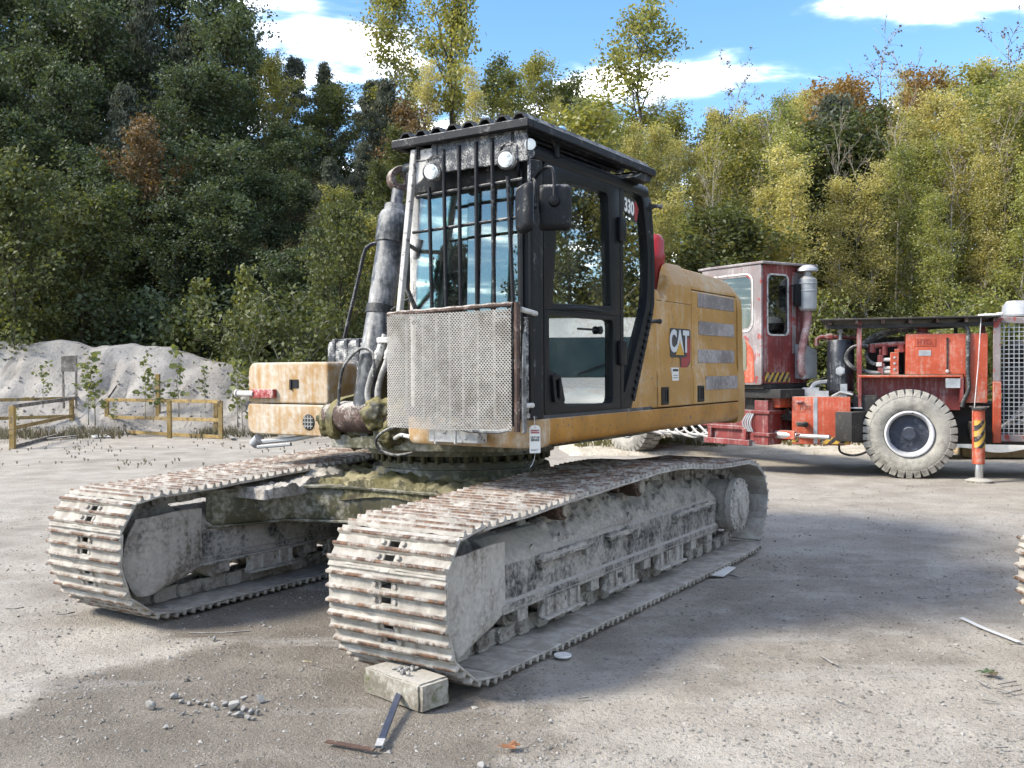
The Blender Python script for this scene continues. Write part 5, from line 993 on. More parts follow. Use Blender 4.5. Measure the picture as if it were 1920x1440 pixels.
obj('concrete_block', m, M_CONC, smooth=50, label='mossy concrete block lying under the nose of the excavator track', cat='block')
m = MB()
for k in range(26):
    q = A_.lerp(B_, random.uniform(.25, .75)).lerp(D_.lerp(C2_, .5), random.uniform(.3, .9)); r = random.uniform(.006, .018)
    bm = bmesh.new(); bmesh.ops.create_icosphere(bm, subdivisions=1, radius=r); m.add([Vector((q.x, q.y, .132+r*.4))+p.co*random.uniform(.7, 1.2) for p in bm.verts], [tuple(w_.index for w_ in f.verts) for f in bm.faces]); bm.free()
obj('stone_crumbs', m, M_STONE, label='white crumbs of crushed stone spilled on the concrete block', cat='gravel', kind='stuff')
def strip(name, P, wd, th, mat, label, cat, z=.006, group=None):
    m = MB()
    for i in range(len(P)-1):
        a, b = Vector((*P[i], 0)), Vector((*P[i+1], 0)); d = (b-a); L = d.length; M4 = Matrix.Translation((a.x, a.y, z)) @ Matrix.Rotation(math.atan2(d.y, d.x), 4, 'Z'); m.box(0, L, -wd/2, wd/2, 0, th, M4)
    c = sum((Vector((*p, 0)) for p in P), Vector())/len(P); m.v = [(x-c.x, y-c.y, z_) for x, y, z_ in m.v]
    return obj(name, m, mat, None, .001, 1, label=label, cat=cat, group=group, loc=(c.x, c.y, 0))
g2 = lambda u, v: ground(u, v).to_2d()
ba, bb = ground(752, 1312), ground(710, 1405)
m = MB(); m.box(0, (ba-bb).length, -.016, .016, 0, .012); M4 = Matrix.Translation((bb.x, bb.y, .004)) @ Matrix.Rotation(math.atan2(ba.y-bb.y, ba.x-bb.x), 4, 'Z') @ Matrix.Rotation(R(-4), 4, 'Y'); tf(m, M4)
cbx = obj('flat_bar', m, paint('bar_blue_grey', (.045, .055, .085), .5, dust=(.30, .29, .27), damt=.2, dscale=10, upd=0), None, .002, 1, label='blue-grey steel flat bar leaning from the gravel to the concrete block', cat='bar')
m = MB(); m.box(0, .07, -.0175, .0175, 0, .0135); obj('bright_end', tf(m, M4), M_GALV, cbx)
strip('rusty_bar', [g2(612, 1394), g2(702, 1410)], .026, .008, paint('bar_rust', (.085, .045, .03), .8, damt=.2, upd=0, dscale=12), 'rusty flat bar half buried in the gravel beside the steel bar', 'bar')
# litter
def leaf_obj(u, v, size, col, label, name='fallen_leaf', cat='leaf'):
    p = ground(u, v); P = []
    for k in range(20):
        a = 2*math.pi*k/20; r = size*(.55+.45*abs(math.cos(a*2.5)))*(1+.1*math.sin(a*7)); P.append((r*math.cos(a), r*.8*math.sin(a)))
    m = MB(); V = [(0, 0, .012)]+[(x, y, .006+.018*fbm((x*22, y*22, u), 2)+.010) for x, y in P]; V += [(x, y, z-.002) for x, y, z in V]; F = []
    for k in range(20): F += [(0, 1+k, 1+(k+1) % 20), (21, 22+(k+1) % 20, 22+k), (1+k, 22+k, 22+(k+1) % 20, 1+(k+1) % 20)]
    m.add(V, F); m.tube([(0, 0, .010), (-size*.8, size*.2, .012), (-size*1.3, size*.3, .006)], .0025, 5)
    return obj(name, m, flat('leaf_'+str(u), col, .8), None, label=label, cat=cat, loc=(p.x, p.y, .004))
leaf_obj(957, 1405, .045, (.20, .085, .035), 'curled brown leaf on the pale gravel in front of the track'); leaf_obj(1850, 1264, .045, (.045, .075, .03), 'green leaf lying on the wood chips'); leaf_obj(1862, 1268, .03, (.09, .07, .04), 'small brown leaf lying beside the green leaf')
leaf_obj(578, 1245, .022, (.40, .33, .20), 'small yellowish leaf on the brown gravel near the concrete block')
m = MB(); m.lathe([(.004, 0), (.048, 0), (.052, .006), (.050, .012), (.004, .010)], (0, 0, 0), (0, 0, 1), 24); p = ground(1055, 1232); obj('white_disc', m, M_PAPER, label='round white plastic disc beside the near track', cat='disc', loc=(p.x, p.y, .004))
strip('white_board', [g2(1345, 1082), g2(1368, 1066)], .10, .012, M_PAPER, 'white offcut board poking out by the track edge', 'board')
strip('dark_stick', [g2(1368, 1080), g2(1392, 1086)], .02, .012, M_WOOD_G, 'short dark stick beside the white offcut board', 'stick')
strip('plastic_strap', [g2(1802, 1160), g2(1845, 1180), g2(1912, 1206)], .035, .003, flat('strap_white', (.5, .5, .49), .5), 'pale plastic strap lying on the gravel right of the machine', 'strap')
for k, (u, v, u2, v2) in enumerate(((1537, 1232, 1562, 1246), (1562, 1246, 1572, 1250), (1790, 1216, 1812, 1222), (1905, 1280, 1870, 1286), (1860, 1292, 1900, 1300), (1830, 1278, 1850, 1288), (1880, 1304, 1915, 1296), (1560, 1312, 1580, 1320), (1084, 1312, 1104, 1310), (1865, 1405, 1890, 1404), (1840, 1315, 1870, 1318))):
    strip('wood_splinter', [g2(u, v), g2(u2, v2)], .010, .006, M_WOOD_G, 'pale splinter of wood scattered on the gravel', 'splinter', group='wood splinters on the gravel')
for k, (u, v, u2, v2) in enumerate(((355, 1190, 470, 1186), (106, 1154, 140, 1150), (10, 1143, 45, 1141), (1720, 1122, 1738, 1124), (1450, 1062, 1460, 1066))):
    strip('twig', [g2(u, v), g2((u+u2)/2, (v+v2)/2+2), g2(u2, v2)], .008, .008, M_WOOD_G, 'thin dry twig lying on the gravel', 'twig', group='twigs on the gravel')
# ---- crawler track of a further machine, its nose just reaching the picture's right edge
TY = 5.15; spare = empty('crawler_track', (2.93+2.46, TY, 0), math.pi, 'rusty crawler track of another machine at the right of the yard', 'track')
build_track(spare, 0, 1)
# ---- yellow rail frames by the heap
def rail_thing(label, posts, rails, grp=None):
    o = empty('guard_rail', (posts[0][0].x, posts[0][0].y, 0), 0, label, 'railing', grp)
    for p, h_, w_, lean in posts:
        d = p-posts[0][0]; m = MB(); m.prism([(-w_, -w_), (w_, -w_), (w_, w_), (-w_, w_)], 2, -.05, h_); m.v = [(x+d.x+lean*max(0, z), y+d.y, z) for x, y, z in m.v]; obj('post', m, M_WOOD_Y, o, .004, 1)
    for p, q, z0, z1, mt in rails:
        a = p-posts[0][0]; b = q-posts[0][0]; e = Vector((b.x-a.x, b.y-a.y, 0)).normalized(); n = Vector((-e.y, e.x, 0))*.018; V = []
        for c, z in ((a, z0), (b, z1)): V += [(c.x-n.x, c.y-n.y, z-.045), (c.x+n.x, c.y+n.y, z-.045), (c.x+n.x, c.y+n.y, z+.045), (c.x-n.x, c.y-n.y, z+.045)]
        m = MB(); m.add(V, [(0, 1, 2, 3), (7, 6, 5, 4), (0, 4, 5, 1), (1, 5, 6, 2), (2, 6, 7, 3), (3, 7, 4, 0)]); obj('rail', m, mt, o, .004, 1)
    return o
P1, P2, P3 = ground(24, 841), ground(50, 811), ground(135, 813); PL = Vector((-14.9, 24.9, 0))
rail_thing('yellow rail frame reaching forward from the heap with a dark fallen board', [(P1, .95, .055, 0), (P3, .98, .05, 0)], [(P1, P3.lerp(P1, -.18), .93, .97, M_WOOD_G), (P1, P3.lerp(P1, -.15), .45, .50, M_WOOD_Y), (P1, P3.lerp(P1, -.2), .03, .06, M_WOOD_G)])
rail_thing('low yellow rail running left along the foot of the heap', [(P2, 1.0, .05, 0), (PL, 1.0, .05, 0)], [(PL, P3, .95, .97, M_WOOD_Y), (PL, P3, .46, .48, M_WOOD_Y), (PL, P3, .0+.06, .06, M_WOOD_Y)])
Q1, Q2, Q3, Q4 = ground(201, 813), ground(297, 811), ground(318, 822), ground(414, 823)
rail_thing('yellow rail frame with one tall post and a bent corner before the heap', [(Q1, .95, .05, 0), (Q2, 1.62, .055, 0), (Q3, .95, .05, 0), (Q4, .95, .05, 0), (ground(405, 819), .95, .05, 0)],
           [(Q1, Q4, .93, .93, M_WOOD_Y), (Q1, Q4, .46, .47, M_WOOD_Y), (Q1, Q4, .08, .05, M_WOOD_Y), (Q1, Q1+Vector((.06, .5, 0)), .93, 1.30, M_WOOD_G)])
strip('grey_plank', [g2(437, 826), g2(405, 800)], .10, .03, M_WOOD_G, 'grey plank lying at the end of the yellow rail frame', 'plank', .03)
strip('pale_sheet', [g2(172, 812), g2(192, 822)], .40, .02, M_PAPER, 'pale sheet lying between the two yellow rail frames', 'sheet', .02)
strip('grey_plank', [g2(90, 826), g2(165, 818)], .16, .03, M_WOOD_G, 'grey plank lying in front of the forward yellow rail', 'plank', .03)
# weathered board on two legs, on the slope of the heap
sp_ = at(131, 742, 26.6); sg = empty('sign_board', (sp_.x, sp_.y, sp_.z-.35), 0, 'weathered blank board on two legs standing on the heap slope', 'sign')
for s in (-1, 1): obj('leg', MB().prism([(s*.17-.025, 0), (s*.17+.025, 0), (s*.19+.025, 1.45), (s*.19-.025, 1.45)], 1, -.02, .02), M_WOOD_G, sg, .003, 1)
obj('panel', MB().box(-.22, .22, -.035, -.02, 1.02, 1.46), M_WOOD_G, sg, .004, 1)
# timber and a pale tarpaulin stacked behind the rig
for k, (u0, u1, Y, z0, h_, lab) in enumerate(((1818, 2100, 17.6, 0, .22, 'long brown timber beam on the ground behind the drill rig'), (1800, 2080, 18.3, 0, .30, 'thick timber beam furthest back behind the drill rig'))):
    a, b = at(u0, 880, Y), at(u1, 880, Y); o = obj('timber_beam', MB().box(0, b.x-a.x, 0, .3, 0, h_), M_WOOD_P, None, .02, 2, label=lab, cat='timber', loc=(a.x, Y, 0))
m = MB(); lumps(m, 0, 2.6, 0, .9, lambda x, y: .40+.05*math.sin(x*4), .06, 40, 16, 3, 3, .12); obj('tarpaulin', m, paint('tarp', (.46, .47, .47), .5, damt=.3), None, smooth=60, label='pale crumpled tarpaulin over timber behind the rig', cat='tarpaulin', loc=(7.7, 17.45, -.12))
# gravel: countless small stones over the whole foreground
def gravel():
    V = []; F = []
    base = np.array([(1, 0, 0), (-1, 0, 0), (0, 1, 0), (0, -1, 0), (0, 0, 1), (0, 0, -1)], float)
    tri = [(0, 2, 4), (2, 1, 4), (1, 3, 4), (3, 0, 4), (2, 0, 5), (1, 2, 5), (3, 1, 5), (0, 3, 5)]
    EI = EM.inverted(); n = 0; cell = 0
    while n < 15000:
        y = 3.6+10*rng.random()**1.7; x = (rng.random()*2-1)*y*.58; p = EI @ Vector((x, y, 0))
        if (abs(p.x) < 2.5 and .85 < abs(p.y) < 1.75): continue
        if -.85 < x < -.25 and 4.55 < y < 5.15: continue
        s = .003+.009*rng.random()**3+(.006 if rng.random() < .02 else 0)
        if noise.noise(Vector((x*1.3, y*1.3, 4))) < -.15 and rng.random() < .75: continue
        q = base*np.array([s*(.7+.7*rng.random()), s*(.7+.7*rng.random()), s*(.5+.4*rng.random())]); q += rng.normal(size=(6, 3))*s*.18
        a = rng.random()*6.28; c, sn = math.cos(a), math.sin(a); Q = np.stack([q[:, 0]*c-q[:, 1]*sn+x, q[:, 0]*sn+q[:, 1]*c+y, q[:, 2]+gz(x, y)+s*.2], 1)
        o = len(V); V += [tuple(k) for k in Q]; F += [(i+o, j+o, k+o) for i, j, k in tri]; n += 1
    me = bpy.data.meshes.new('gravel'); me.from_pydata(V, [], F)
    t = NT('gravel_stone'); at_ = t.n('ShaderNodeNewGeometry'); c = t.mix(t.ramp(at_.outputs['Random Per Island'], 0, 1, 0, 1, False), (.12, .108, .092), (.33, .312, .285)); me.materials.append(t.done(c, .9, spec=.25))
    o = bpy.data.objects.new('gravel', me); COL.objects.link(o); tag(o, 'small grey gravel strewn over the quarry floor', 'gravel', None, 'stuff')
gravel()
# ================================================================ trees
def mat_leaf(name, cols, trans=.35, rough=.6):
    t = NT(name); a = t.n('ShaderNodeAttribute'); a.attribute_name = 'rnd'; oi = t.n('ShaderNodeObjectInfo')
    cl = t.noise(t.vec('Object', rnd=True), .8, 3, .5)
    f = t.math('ADD', t.math('MULTIPLY', a.outputs['Fac'], .75), t.math('MULTIPLY', t.math('SUBTRACT', cl, .38), 1.0)); f = t.math('ADD', f, t.math('MULTIPLY_ADD', oi.outputs['Random'], .3, -.15), clamp=True)
    rp = t.n('ShaderNodeValToRGB'); el = rp.color_ramp.elements
    for i, c in enumerate(cols):
        e = el[i] if i < 2 else el.new(0); e.position = i/(len(cols)-1); e.color = (*c, 1)
    t.t.links.new(f, rp.inputs[0]); c = rp.outputs[0]
    p = t.n('ShaderNodeBsdfPrincipled'); t.set(p.inputs['Base Color'], c); p.inputs['Roughness'].default_value = rough; p.inputs['Specular IOR Level'].default_value = .5
    tr = t.n('ShaderNodeBsdfTranslucent'); t.set(tr.inputs[0], t.mix(1.0, c, (1.25, 1.2, .7), 'MULTIPLY'))
    mx_ = t.n('ShaderNodeMixShader'); mx_.inputs[0].default_value = trans
    t.t.links.new(p.outputs[0], mx_.inputs[1]); t.t.links.new(tr.outputs[0], mx_.inputs[2]); t.t.links.new(mx_.outputs[0], t.o.inputs[0]); return t.m
L_DARK = mat_leaf('leaf_dark', [(.034, .052, .026), (.056, .082, .038), (.092, .12, .052)], .38)
L_OLIVE = mat_leaf('leaf_olive', [(.042, .058, .020), (.080, .10, .032), (.13, .145, .046)], .42)
L_CEDAR = mat_leaf('leaf_cedar', [(.045, .056, .040), (.078, .092, .064), (.125, .135, .095)], .25, .8)
L_POP = mat_leaf('leaf_poplar', [(.19, .205, .06), (.38, .36, .115), (.54, .49, .18), (.62, .54, .24)], .55, .38)
L_POPG = mat_leaf('leaf_poplar_green', [(.11, .14, .04), (.23, .25, .07), (.40, .40, .13)], .55, .38)
L_LIME = mat_leaf('leaf_lime', [(.12, .145, .035), (.24, .25, .065), (.36, .33, .10)], .5, .4)
L_SYC = mat_leaf('leaf_sycamore', [(.07, .095, .028), (.14, .16, .045), (.22, .22, .065)], .4, .5)
L_RUST = mat_leaf('leaf_rust', [(.07, .055, .025), (.125, .082, .034), (.18, .105, .042)], .35)
L_ORANGE = mat_leaf('leaf_orange', [(.15, .095, .024), (.25, .12, .03), (.30, .17, .05)], .4)
def bark(name, a, b): t = NT(name); v = t.vec('Object', (1, 1, .25)); n = t.noise(v, 9, 5, .6); return t.done(t.mix(t.ramp(n, .35, .65), a, b), .9, 0, t.bump(n, .6, .03), .2)
B_PALE = bark('bark_pale', (.20, .18, .145), (.36, .33, .285)); B_DARK = bark('bark_dark', (.045, .036, .026), (.095, .08, .062))
def grow(seed, H, width, base, nlimb, nsub, nleaf, ls, rise=.7, curl=.25, spread=.16, tr=.10, prof='round', leafw=.62, lmat=None, bmat=None, stems=1, droop=0., lean=.04, name='tree', minl=.25):
    rg = np.random.default_rng(seed); T = MB(); anchors = []; wts = []
    for sidx in range(stems):
        off = rg.normal(size=2)*(.12*width if stems > 1 else 0); dirn = rg.normal(size=2)*(lean+(.10 if stems > 1 else 0)); Hs = H*(1 if sidx == 0 else rg.uniform(.6, .95))
        npt = 9; tp = []
        wob = rg.normal(size=(npt, 2))*.018*Hs
        for i in range(npt):
            f = i/(npt-1); tp.append(Vector((off[0]*(.2+f)+dirn[0]*f*Hs+wob[i, 0]*f, off[1]*(.2+f)+dirn[1]*f*Hs+wob[i, 1]*f, -.3 if i == 0 else f*Hs*.97)))
        T.tube(tp, [tr*(1-.93*(i/(npt-1))**.8)*(1.25 if i == 0 else 1) for i in range(npt)], 7)
        def tpt(f): k = f*(npt-1); i = min(int(k), npt-2); return tp[i].lerp(tp[i+1], k-i)
        nl = max(3, nlimb//stems)
        for li in range(nl):
            f = base+(1-base)*((li+rg.random()*.9)/nl)*.97
            q = (f-base)/(1-base)
            pr = {'round': math.sin(math.pi*(.12+.82*q))**.7, 'cone': (1-q)**.85+.06, 'column': .75-.55*abs(q-.4)**1.3, 'vase': .35+.65*math.sin(math.pi*min(1, q*.75+.12))}[prof]
            L = max(minl, width*pr*rg.uniform(.4, 1.35)); az = li*2.399+rg.random()*.9+sidx*1.3
            up = rise*(.7+.6*q)*rg.uniform(.6, 1.3); d = Vector((math.cos(az), math.sin(az), up)).normalized(); p = tpt(f); P = [p]; c = d.copy()
            for k in range(4):
                c = (c+Vector((rg.normal()*.13, rg.normal()*.13, curl*.3-droop*.35+rg.normal()*.08))).normalized(); P.append(P[-1]+c*L/4)
            r0_ = max(.006, tr*.42*(1-f*.75)*min(1, L/width+.2)); T.tube(P, [r0_, r0_*.75, r0_*.5, r0_*.3, r0_*.12], 5)
            for k in range(nsub):
                s = rg.uniform(.25, 1.0); kk = s*4; i = min(int(kk), 3); b = P[i].lerp(P[i+1], kk-i); dd = (c*.6+Vector(rg.normal(size=3))*.55+Vector((0, 0, .15-droop*.5))).normalized(); l2 = L*rg.uniform(.18, .42)*(1.25-s*.5)
                m1 = b+dd*l2*.55+Vector((0, 0, .02)); e = b+(dd+Vector((0, 0, -droop*.5))).normalized()*l2; T.tube([b, m1, e], [max(.007, r0_*.34), max(.006, r0_*.24), .004], 4)
                for tt in (.35, .6, .8, 1.0): anchors.append(b.lerp(e, tt) if tt > .5 else b.lerp(m1, tt/.55)); wts.append(1)
            anchors.append(P[-1]); wts.append(1.2)
    A = np.array([tuple(a) for a in anchors]); n = nleaf; idx = rg.integers(0, len(A), n)
    C_ = A[idx]+rg.normal(size=(n, 3))*spread*np.array([1, 1, .8]); C_[:, 2] = np.maximum(C_[:, 2], .05)
    nrm = rg.normal(size=(n, 3))*np.array([1, 1, .9])+np.array([0, 0, .5]); nrm /= np.linalg.norm(nrm, axis=1)[:, None]
    a = np.cross(nrm, rg.normal(size=(n, 3))); a /= np.linalg.norm(a, axis=1)[:, None]+1e-9
    if droop > .3: a = a*.6+np.array([0, 0, -.9]); a /= np.linalg.norm(a, axis=1)[:, None]; nrm = np.cross(a, rg.normal(size=(n, 3))); nrm /= np.linalg.norm(nrm, axis=1)[:, None]+1e-9
    b = np.cross(nrm, a); s = ls*rg.uniform(.6, 1.25, size=(n, 1))
    V = np.stack([C_-a*s*.5, C_+b*s*leafw*.5+nrm*s*.10, C_+a*s*.5, C_-b*s*leafw*.5+nrm*s*.10], 1).reshape(-1, 3)
    me = bpy.data.meshes.new('crown'); me.vertices.add(4*n); me.vertices.foreach_set('co', V.ravel()); me.loops.add(4*n); me.loops.foreach_set('vertex_index', np.arange(4*n)); me.polygons.add(n)
    me.polygons.foreach_set('loop_start', np.arange(0, 4*n, 4)); me.polygons.foreach_set('loop_total', np.full(n, 4)); at_ = me.attributes.new('rnd', 'FLOAT', 'FACE'); at_.data.foreach_set('value', rg.random(n).astype(np.float32)); me.update(); me.validate()
    me.materials.append(lmat); tm = bpy.data.meshes.new('trunk'); tm.from_pydata(T.v, [], T.f); tm.polygons.foreach_set('use_smooth', [True]*len(tm.polygons)); tm.materials.append(bmat or B_DARK)
    return tm, me, H
PROTO = {}
def P_(k, n, **kw): PROTO[k] = [grow(1000+i*37+sum(map(ord, k)), **kw) for i in range(n)]
P_('poplar', 4, H=8.5, width=1.25, base=.10, nlimb=46, nsub=6, nleaf=12500, ls=.078, rise=1.3, curl=.35, spread=.16, tr=.07, prof='column', lmat=L_POP, bmat=B_PALE)
P_('poplarg', 2, H=8.5, width=1.35, base=.06, nlimb=46, nsub=6, nleaf=12500, ls=.078, rise=1.1, curl=.3, spread=.17, tr=.07, prof='column', lmat=L_POPG, bmat=B_PALE)
P_('broad', 3, H=9.5, width=2.9, base=.10, nlimb=44, nsub=8, nleaf=11000, ls=.21, rise=.6, curl=.25, spread=.27, tr=.14, prof='round', lmat=L_DARK)
P_('olive', 2, H=9.5, width=2.6, base=.12, nlimb=40, nsub=8, nleaf=10000, ls=.19, rise=.8, curl=.3, spread=.25, tr=.13, prof='round', lmat=L_OLIVE)
P_('cedar', 3, H=9.5, width=2.1, base=.03, nlimb=70, nsub=7, nleaf=12000, ls=.26, rise=.25, curl=.0, spread=.17, tr=.12, prof='cone', lmat=L_CEDAR, leafw=.34, droop=.45)
P_('lime', 2, H=9.5, width=1.9, base=.14, nlimb=40, nsub=7, nleaf=8500, ls=.15, rise=1.0, curl=.35, spread=.21, tr=.09, prof='round', lmat=L_LIME, bmat=B_PALE)
P_('rust', 2, H=6.0, width=1.5, base=.2, nlimb=30, nsub=6, nleaf=5200, ls=.14, rise=.8, curl=.2, spread=.18, tr=.06, prof='round', lmat=L_RUST)
P_('orange', 1, H=8.0, width=1.8, base=.15, nlimb=34, nsub=7, nleaf=8000, ls=.13, rise=.9, curl=.3, spread=.19, tr=.08, prof='round', lmat=L_ORANGE, bmat=B_PALE)
P_('cotton', 2, H=11, width=3.0, base=.30, nlimb=17, nsub=11, nleaf=6800, ls=.19, rise=1.35, curl=.3, spread=.26, tr=.20, prof='vase', lmat=L_LIME, bmat=B_DARK, lean=.02)
P_('bare', 2, H=8, width=1.5, base=.25, nlimb=24, nsub=8, nleaf=380, ls=.09, rise=1.3, curl=.3, spread=.03, tr=.075, prof='vase', lmat=L_RUST, bmat=B_PALE)
P_('shrub', 3, H=2.6, width=1.25, base=.05, nlimb=26, nsub=6, nleaf=4200, ls=.11, rise=.8, curl=.25, spread=.16, tr=.03, prof='round', lmat=L_OLIVE, stems=3, bmat=B_PALE)
P_('limeshrub', 2, H=2.6, width=1.25, base=.05, nlimb=26, nsub=6, nleaf=4600, ls=.085, rise=.9, curl=.25, spread=.15, tr=.03, prof='round', lmat=L_POPG, stems=3, bmat=B_PALE)
P_('darkshrub', 2, H=2.6, width=1.5, base=.03, nlimb=26, nsub=6, nleaf=4200, ls=.13, rise=.6, curl=.2, spread=.2, tr=.03, prof='round', lmat=L_DARK, stems=3)
P_('sycamore', 2, H=4.6, width=1.1, base=.06, nlimb=26, nsub=5, nleaf=3600, ls=.145, rise=.9, curl=.3, spread=.17, tr=.035, prof='cone', lmat=L_SYC, leafw=.95, stems=2, bmat=B_PALE)
P_('seedling', 3, H=1.35, width=.30, base=.12, nlimb=9, nsub=2, nleaf=58, ls=.125, rise=.9, curl=.2, spread=.07, tr=.012, prof='column', lmat=mat_leaf('leaf_seedling', [(.07, .10, .03), (.12, .155, .05), (.19, .20, .07)], .4), leafw=.95, bmat=B_PALE, minl=.12)
def tree(k, u, Y, H, label, group=None, cat='tree', name=None, z=None, wide=1.0, var=None, X=None):
    x = (u-960)/FPX*Y if X is None else X; tm, cm, h0 = PROTO[k][var if var is not None else random.randrange(len(PROTO[k]))]
    s = H/h0; r = empty(name or {'cedar': 'cedar_tree', 'poplar': 'poplar_tree', 'poplarg': 'poplar_tree', 'shrub': 'shrub', 'darkshrub': 'shrub', 'limeshrub': 'shrub', 'seedling': 'seedling', 'bare': 'bare_tree'}.get(k, 'broadleaf_tree'), (x, Y, terrain(x, Y) if z is None else z), random.uniform(0, 6.28), label, cat, group)
    sw = s*wide*random.uniform(.92, 1.1); r.scale = (sw, sw, s)
    a = bpy.data.objects.new('trunk', tm); COL.objects.link(a); a.parent = r; b = bpy.data.objects.new('crown', cm); COL.objects.link(b); b.parent = r
    return r
SKY_U = [-200, 0, 300, 420, 470, 560, 640, 700, 790, 900, 960, 1040, 1090, 1180, 1290, 1400, 1450, 1560, 1640, 1760, 1850, 1920, 2200]
SKY_V = [-70, -60, -50, -30, 60, 95, 135, 120, 100, 110, 120, 145, 190, 200, 205, 195, 150, 165, 185, 165, 135, 110, 90]
def sky_h(u, Y): return CAM_H+(695-float(np.interp(u, SKY_U, SKY_V)))/FPX*Y
LAB = {'broad': ('dense dark green broadleaf tree on the shaded hillside', 'dark broadleaf trees on the hillside'), 'olive': ('olive green broadleaf tree on the hillside', 'olive broadleaf trees on the hillside'),
       'cedar': ('grey-green drooping cedar on the hillside', 'cedars on the hillside'), 'poplar': ('slender yellow-leaved poplar in the thicket behind the drill rig', 'yellow poplars behind the rig'),
       'poplarg': ('slender green-leaved poplar in the thicket behind the drill rig', 'green poplars behind the rig'), 'lime': ('yellow-green leafy tree on the ridge', 'yellow-green trees on the ridge'),
       'rust': ('small rust-brown tree among the dark trees', 'rust-brown trees'), 'orange': ('orange-leaved autumn tree above the poplars', 'orange trees above the poplars'), 'bare': ('nearly bare pale tree above the poplars', 'bare trees above the poplars'),
       'shrub': ('olive leafy shrub at the foot of the wooded slope', 'olive shrubs at the slope foot'), 'limeshrub': ('light green leafy shrub on the verge behind the drill rig', 'light shrubs behind the rig'), 'darkshrub': ('dark leafy shrub at the foot of the wooded slope', 'dark shrubs at the slope foot')}
def t2(k, u, Y, H, **kw): return tree(k, u, Y, H, LAB[k][0], LAB[k][1], 'shrub' if 'shrub' in k else 'tree', **kw)
random.seed(21)
# left and middle slope, back rows first
for Y, step, frac in ((52, 75, 1.0), (46, 82, .97), (41, 90, .86), (37, 95, .70), (33.5, 90, .52)):
    u = -190+random.uniform(0, 40)
    while u < 1130:
        x = (u-960)/FPX*Y; z0 = terrain(x, Y); top = sky_h(u, Y)*frac-(0 if frac > .9 else 1.0)+random.uniform(-.9, .5); H = min(13, max(4.2, top-z0))
        if u < 470: k = random.choices(['broad', 'cedar', 'olive'], [5, 4 if Y > 39 else .3, 1.6 if Y > 40 else .5])[0]
        elif u < 760: k = random.choices(['broad', 'cedar', 'olive', 'lime'], [3, 2.5 if Y > 39 else .2, 2.5, 1.6 if Y > 44 else .2])[0]
        else: k = random.choices(['cedar', 'olive', 'lime', 'poplar'], [2.5, 2.5, 2.6, 1.2])[0]
        t2(k, u, Y+random.uniform(-1.6, 1.6), H, wide=1.05 if H > 6 else 1.3); u += step*random.uniform(.75, 1.25)*(46/Y)**.5
# right slope: poplar thicket
for Y, step, frac in ((44, 70, 1.0), (36, 66, .98), (31, 62, .97), (27.5, 60, .95), (24.8, 64, .80)):
    u = 1080+random.uniform(0, 40)
    while u < 2080:
        x = (u-960)/FPX*Y; z0 = terrain(x, Y); top = sky_h(u, Y)*frac+random.uniform(-1.2, .4); H = min(11.5, max(4.0, top-z0))
        k = random.choices(['poplar', 'poplarg', 'lime', 'cedar', 'olive', 'orange'], [6, 2.4, 1.0, .8 if Y > 30 else .1, .6, .9 if Y > 29 and u > 1500 else .05])[0]
        t2(k, u, Y+random.uniform(-1.2, 1.2), H, wide=random.uniform(1.05, 1.4)); u += step*random.uniform(.7, 1.3)*(30/Y)**.4
for u, Y, H in ((1585, 31, 7.4), (1750, 33, 8.0)): t2('orange', u, Y, H)
for u, Y, H in ((1640, 36, 9.2), (1700, 38, 9.0), (1380, 40, 8.6), (1900, 33, 9.6)): t2('bare', u, Y, H)
for u, Y, H in ((1345, 26, 6.4), (1440, 27, 7.2), (1560, 26, 6.8), (1600, 25.6, 5.8), (1680, 26.5, 7.4), (1790, 26, 6.2), (1880, 25.6, 7.3)):
    tree('bare', u, Y, H, 'pale thin-stemmed sapling with few leaves before the poplar thicket', 'pale saplings before the poplars', wide=.75)
# trees that stand out singly
tree('cotton', 850, 47, 13.6, 'tall dark-limbed cottonwood rising above the ridge behind the cab', name='cottonwood_tree', var=0, wide=.80); tree('cotton', 1205, 41, 9.6, 'open-crowned cottonwood against the blue sky right of the cab', name='cottonwood_tree', var=1, wide=1.15)
tree('lime', 745, 49, 11.0, 'feathery yellow tree beside the tall cottonwood on the ridge', wide=1.1)
tree('rust', 292, 35.5, 6.4, 'rust-brown tree standing before the dark hillside above the heap', name='rust_tree', var=0); tree('rust', 755, 41, 6.2, 'coppery tree just left of the excavator cab roof', name='rust_tree', var=1)
tree('olive', 30, 29.5, 8.2, 'leafy green tree at the left end behind the heap', var=0, z=-.2); tree('olive', 150, 31.5, 6.8, 'spreading feathery green tree left behind the heap', var=1, z=.3, wide=1.2)
tree('sycamore', 322, 29.8, 4.6, 'yellow-green sapling right behind the crest of the heap', var=0, z=.2, name='sapling'); tree('sycamore', 440, 29.6, 4.8, 'narrow yellowish sapling behind the lower end of the heap', var=1, z=.1, wide=.7, name='sapling')
tree('olive', 640, 28.5, 6.6, 'airy olive sapling just left of the excavator boom cylinder', var=0, z=0, wide=.75, name='sapling'); tree('shrub', 560, 27, 3.4, 'twiggy olive shrub left of the airy sapling', var=1, z=0, cat='shrub')
tree('lime', 700, 30.5, 6.4, 'yellow-green tree behind the boom cylinder', var=1, z=.1, wide=.9)
random.seed(5)
for u in range(-80, 1100, 62): t2('darkshrub' if random.random() < .6 else 'shrub', u+random.uniform(-15, 15), 30.6+random.uniform(-.5, 2), random.uniform(2.0, 3.6), wide=1.2)
for u in range(1090, 2060, 58): t2('limeshrub' if random.random() < .8 else 'shrub', u+random.uniform(-15, 15), 23.2+random.uniform(-.5, 1.2), random.uniform(1.6, 3.0), wide=1.1)
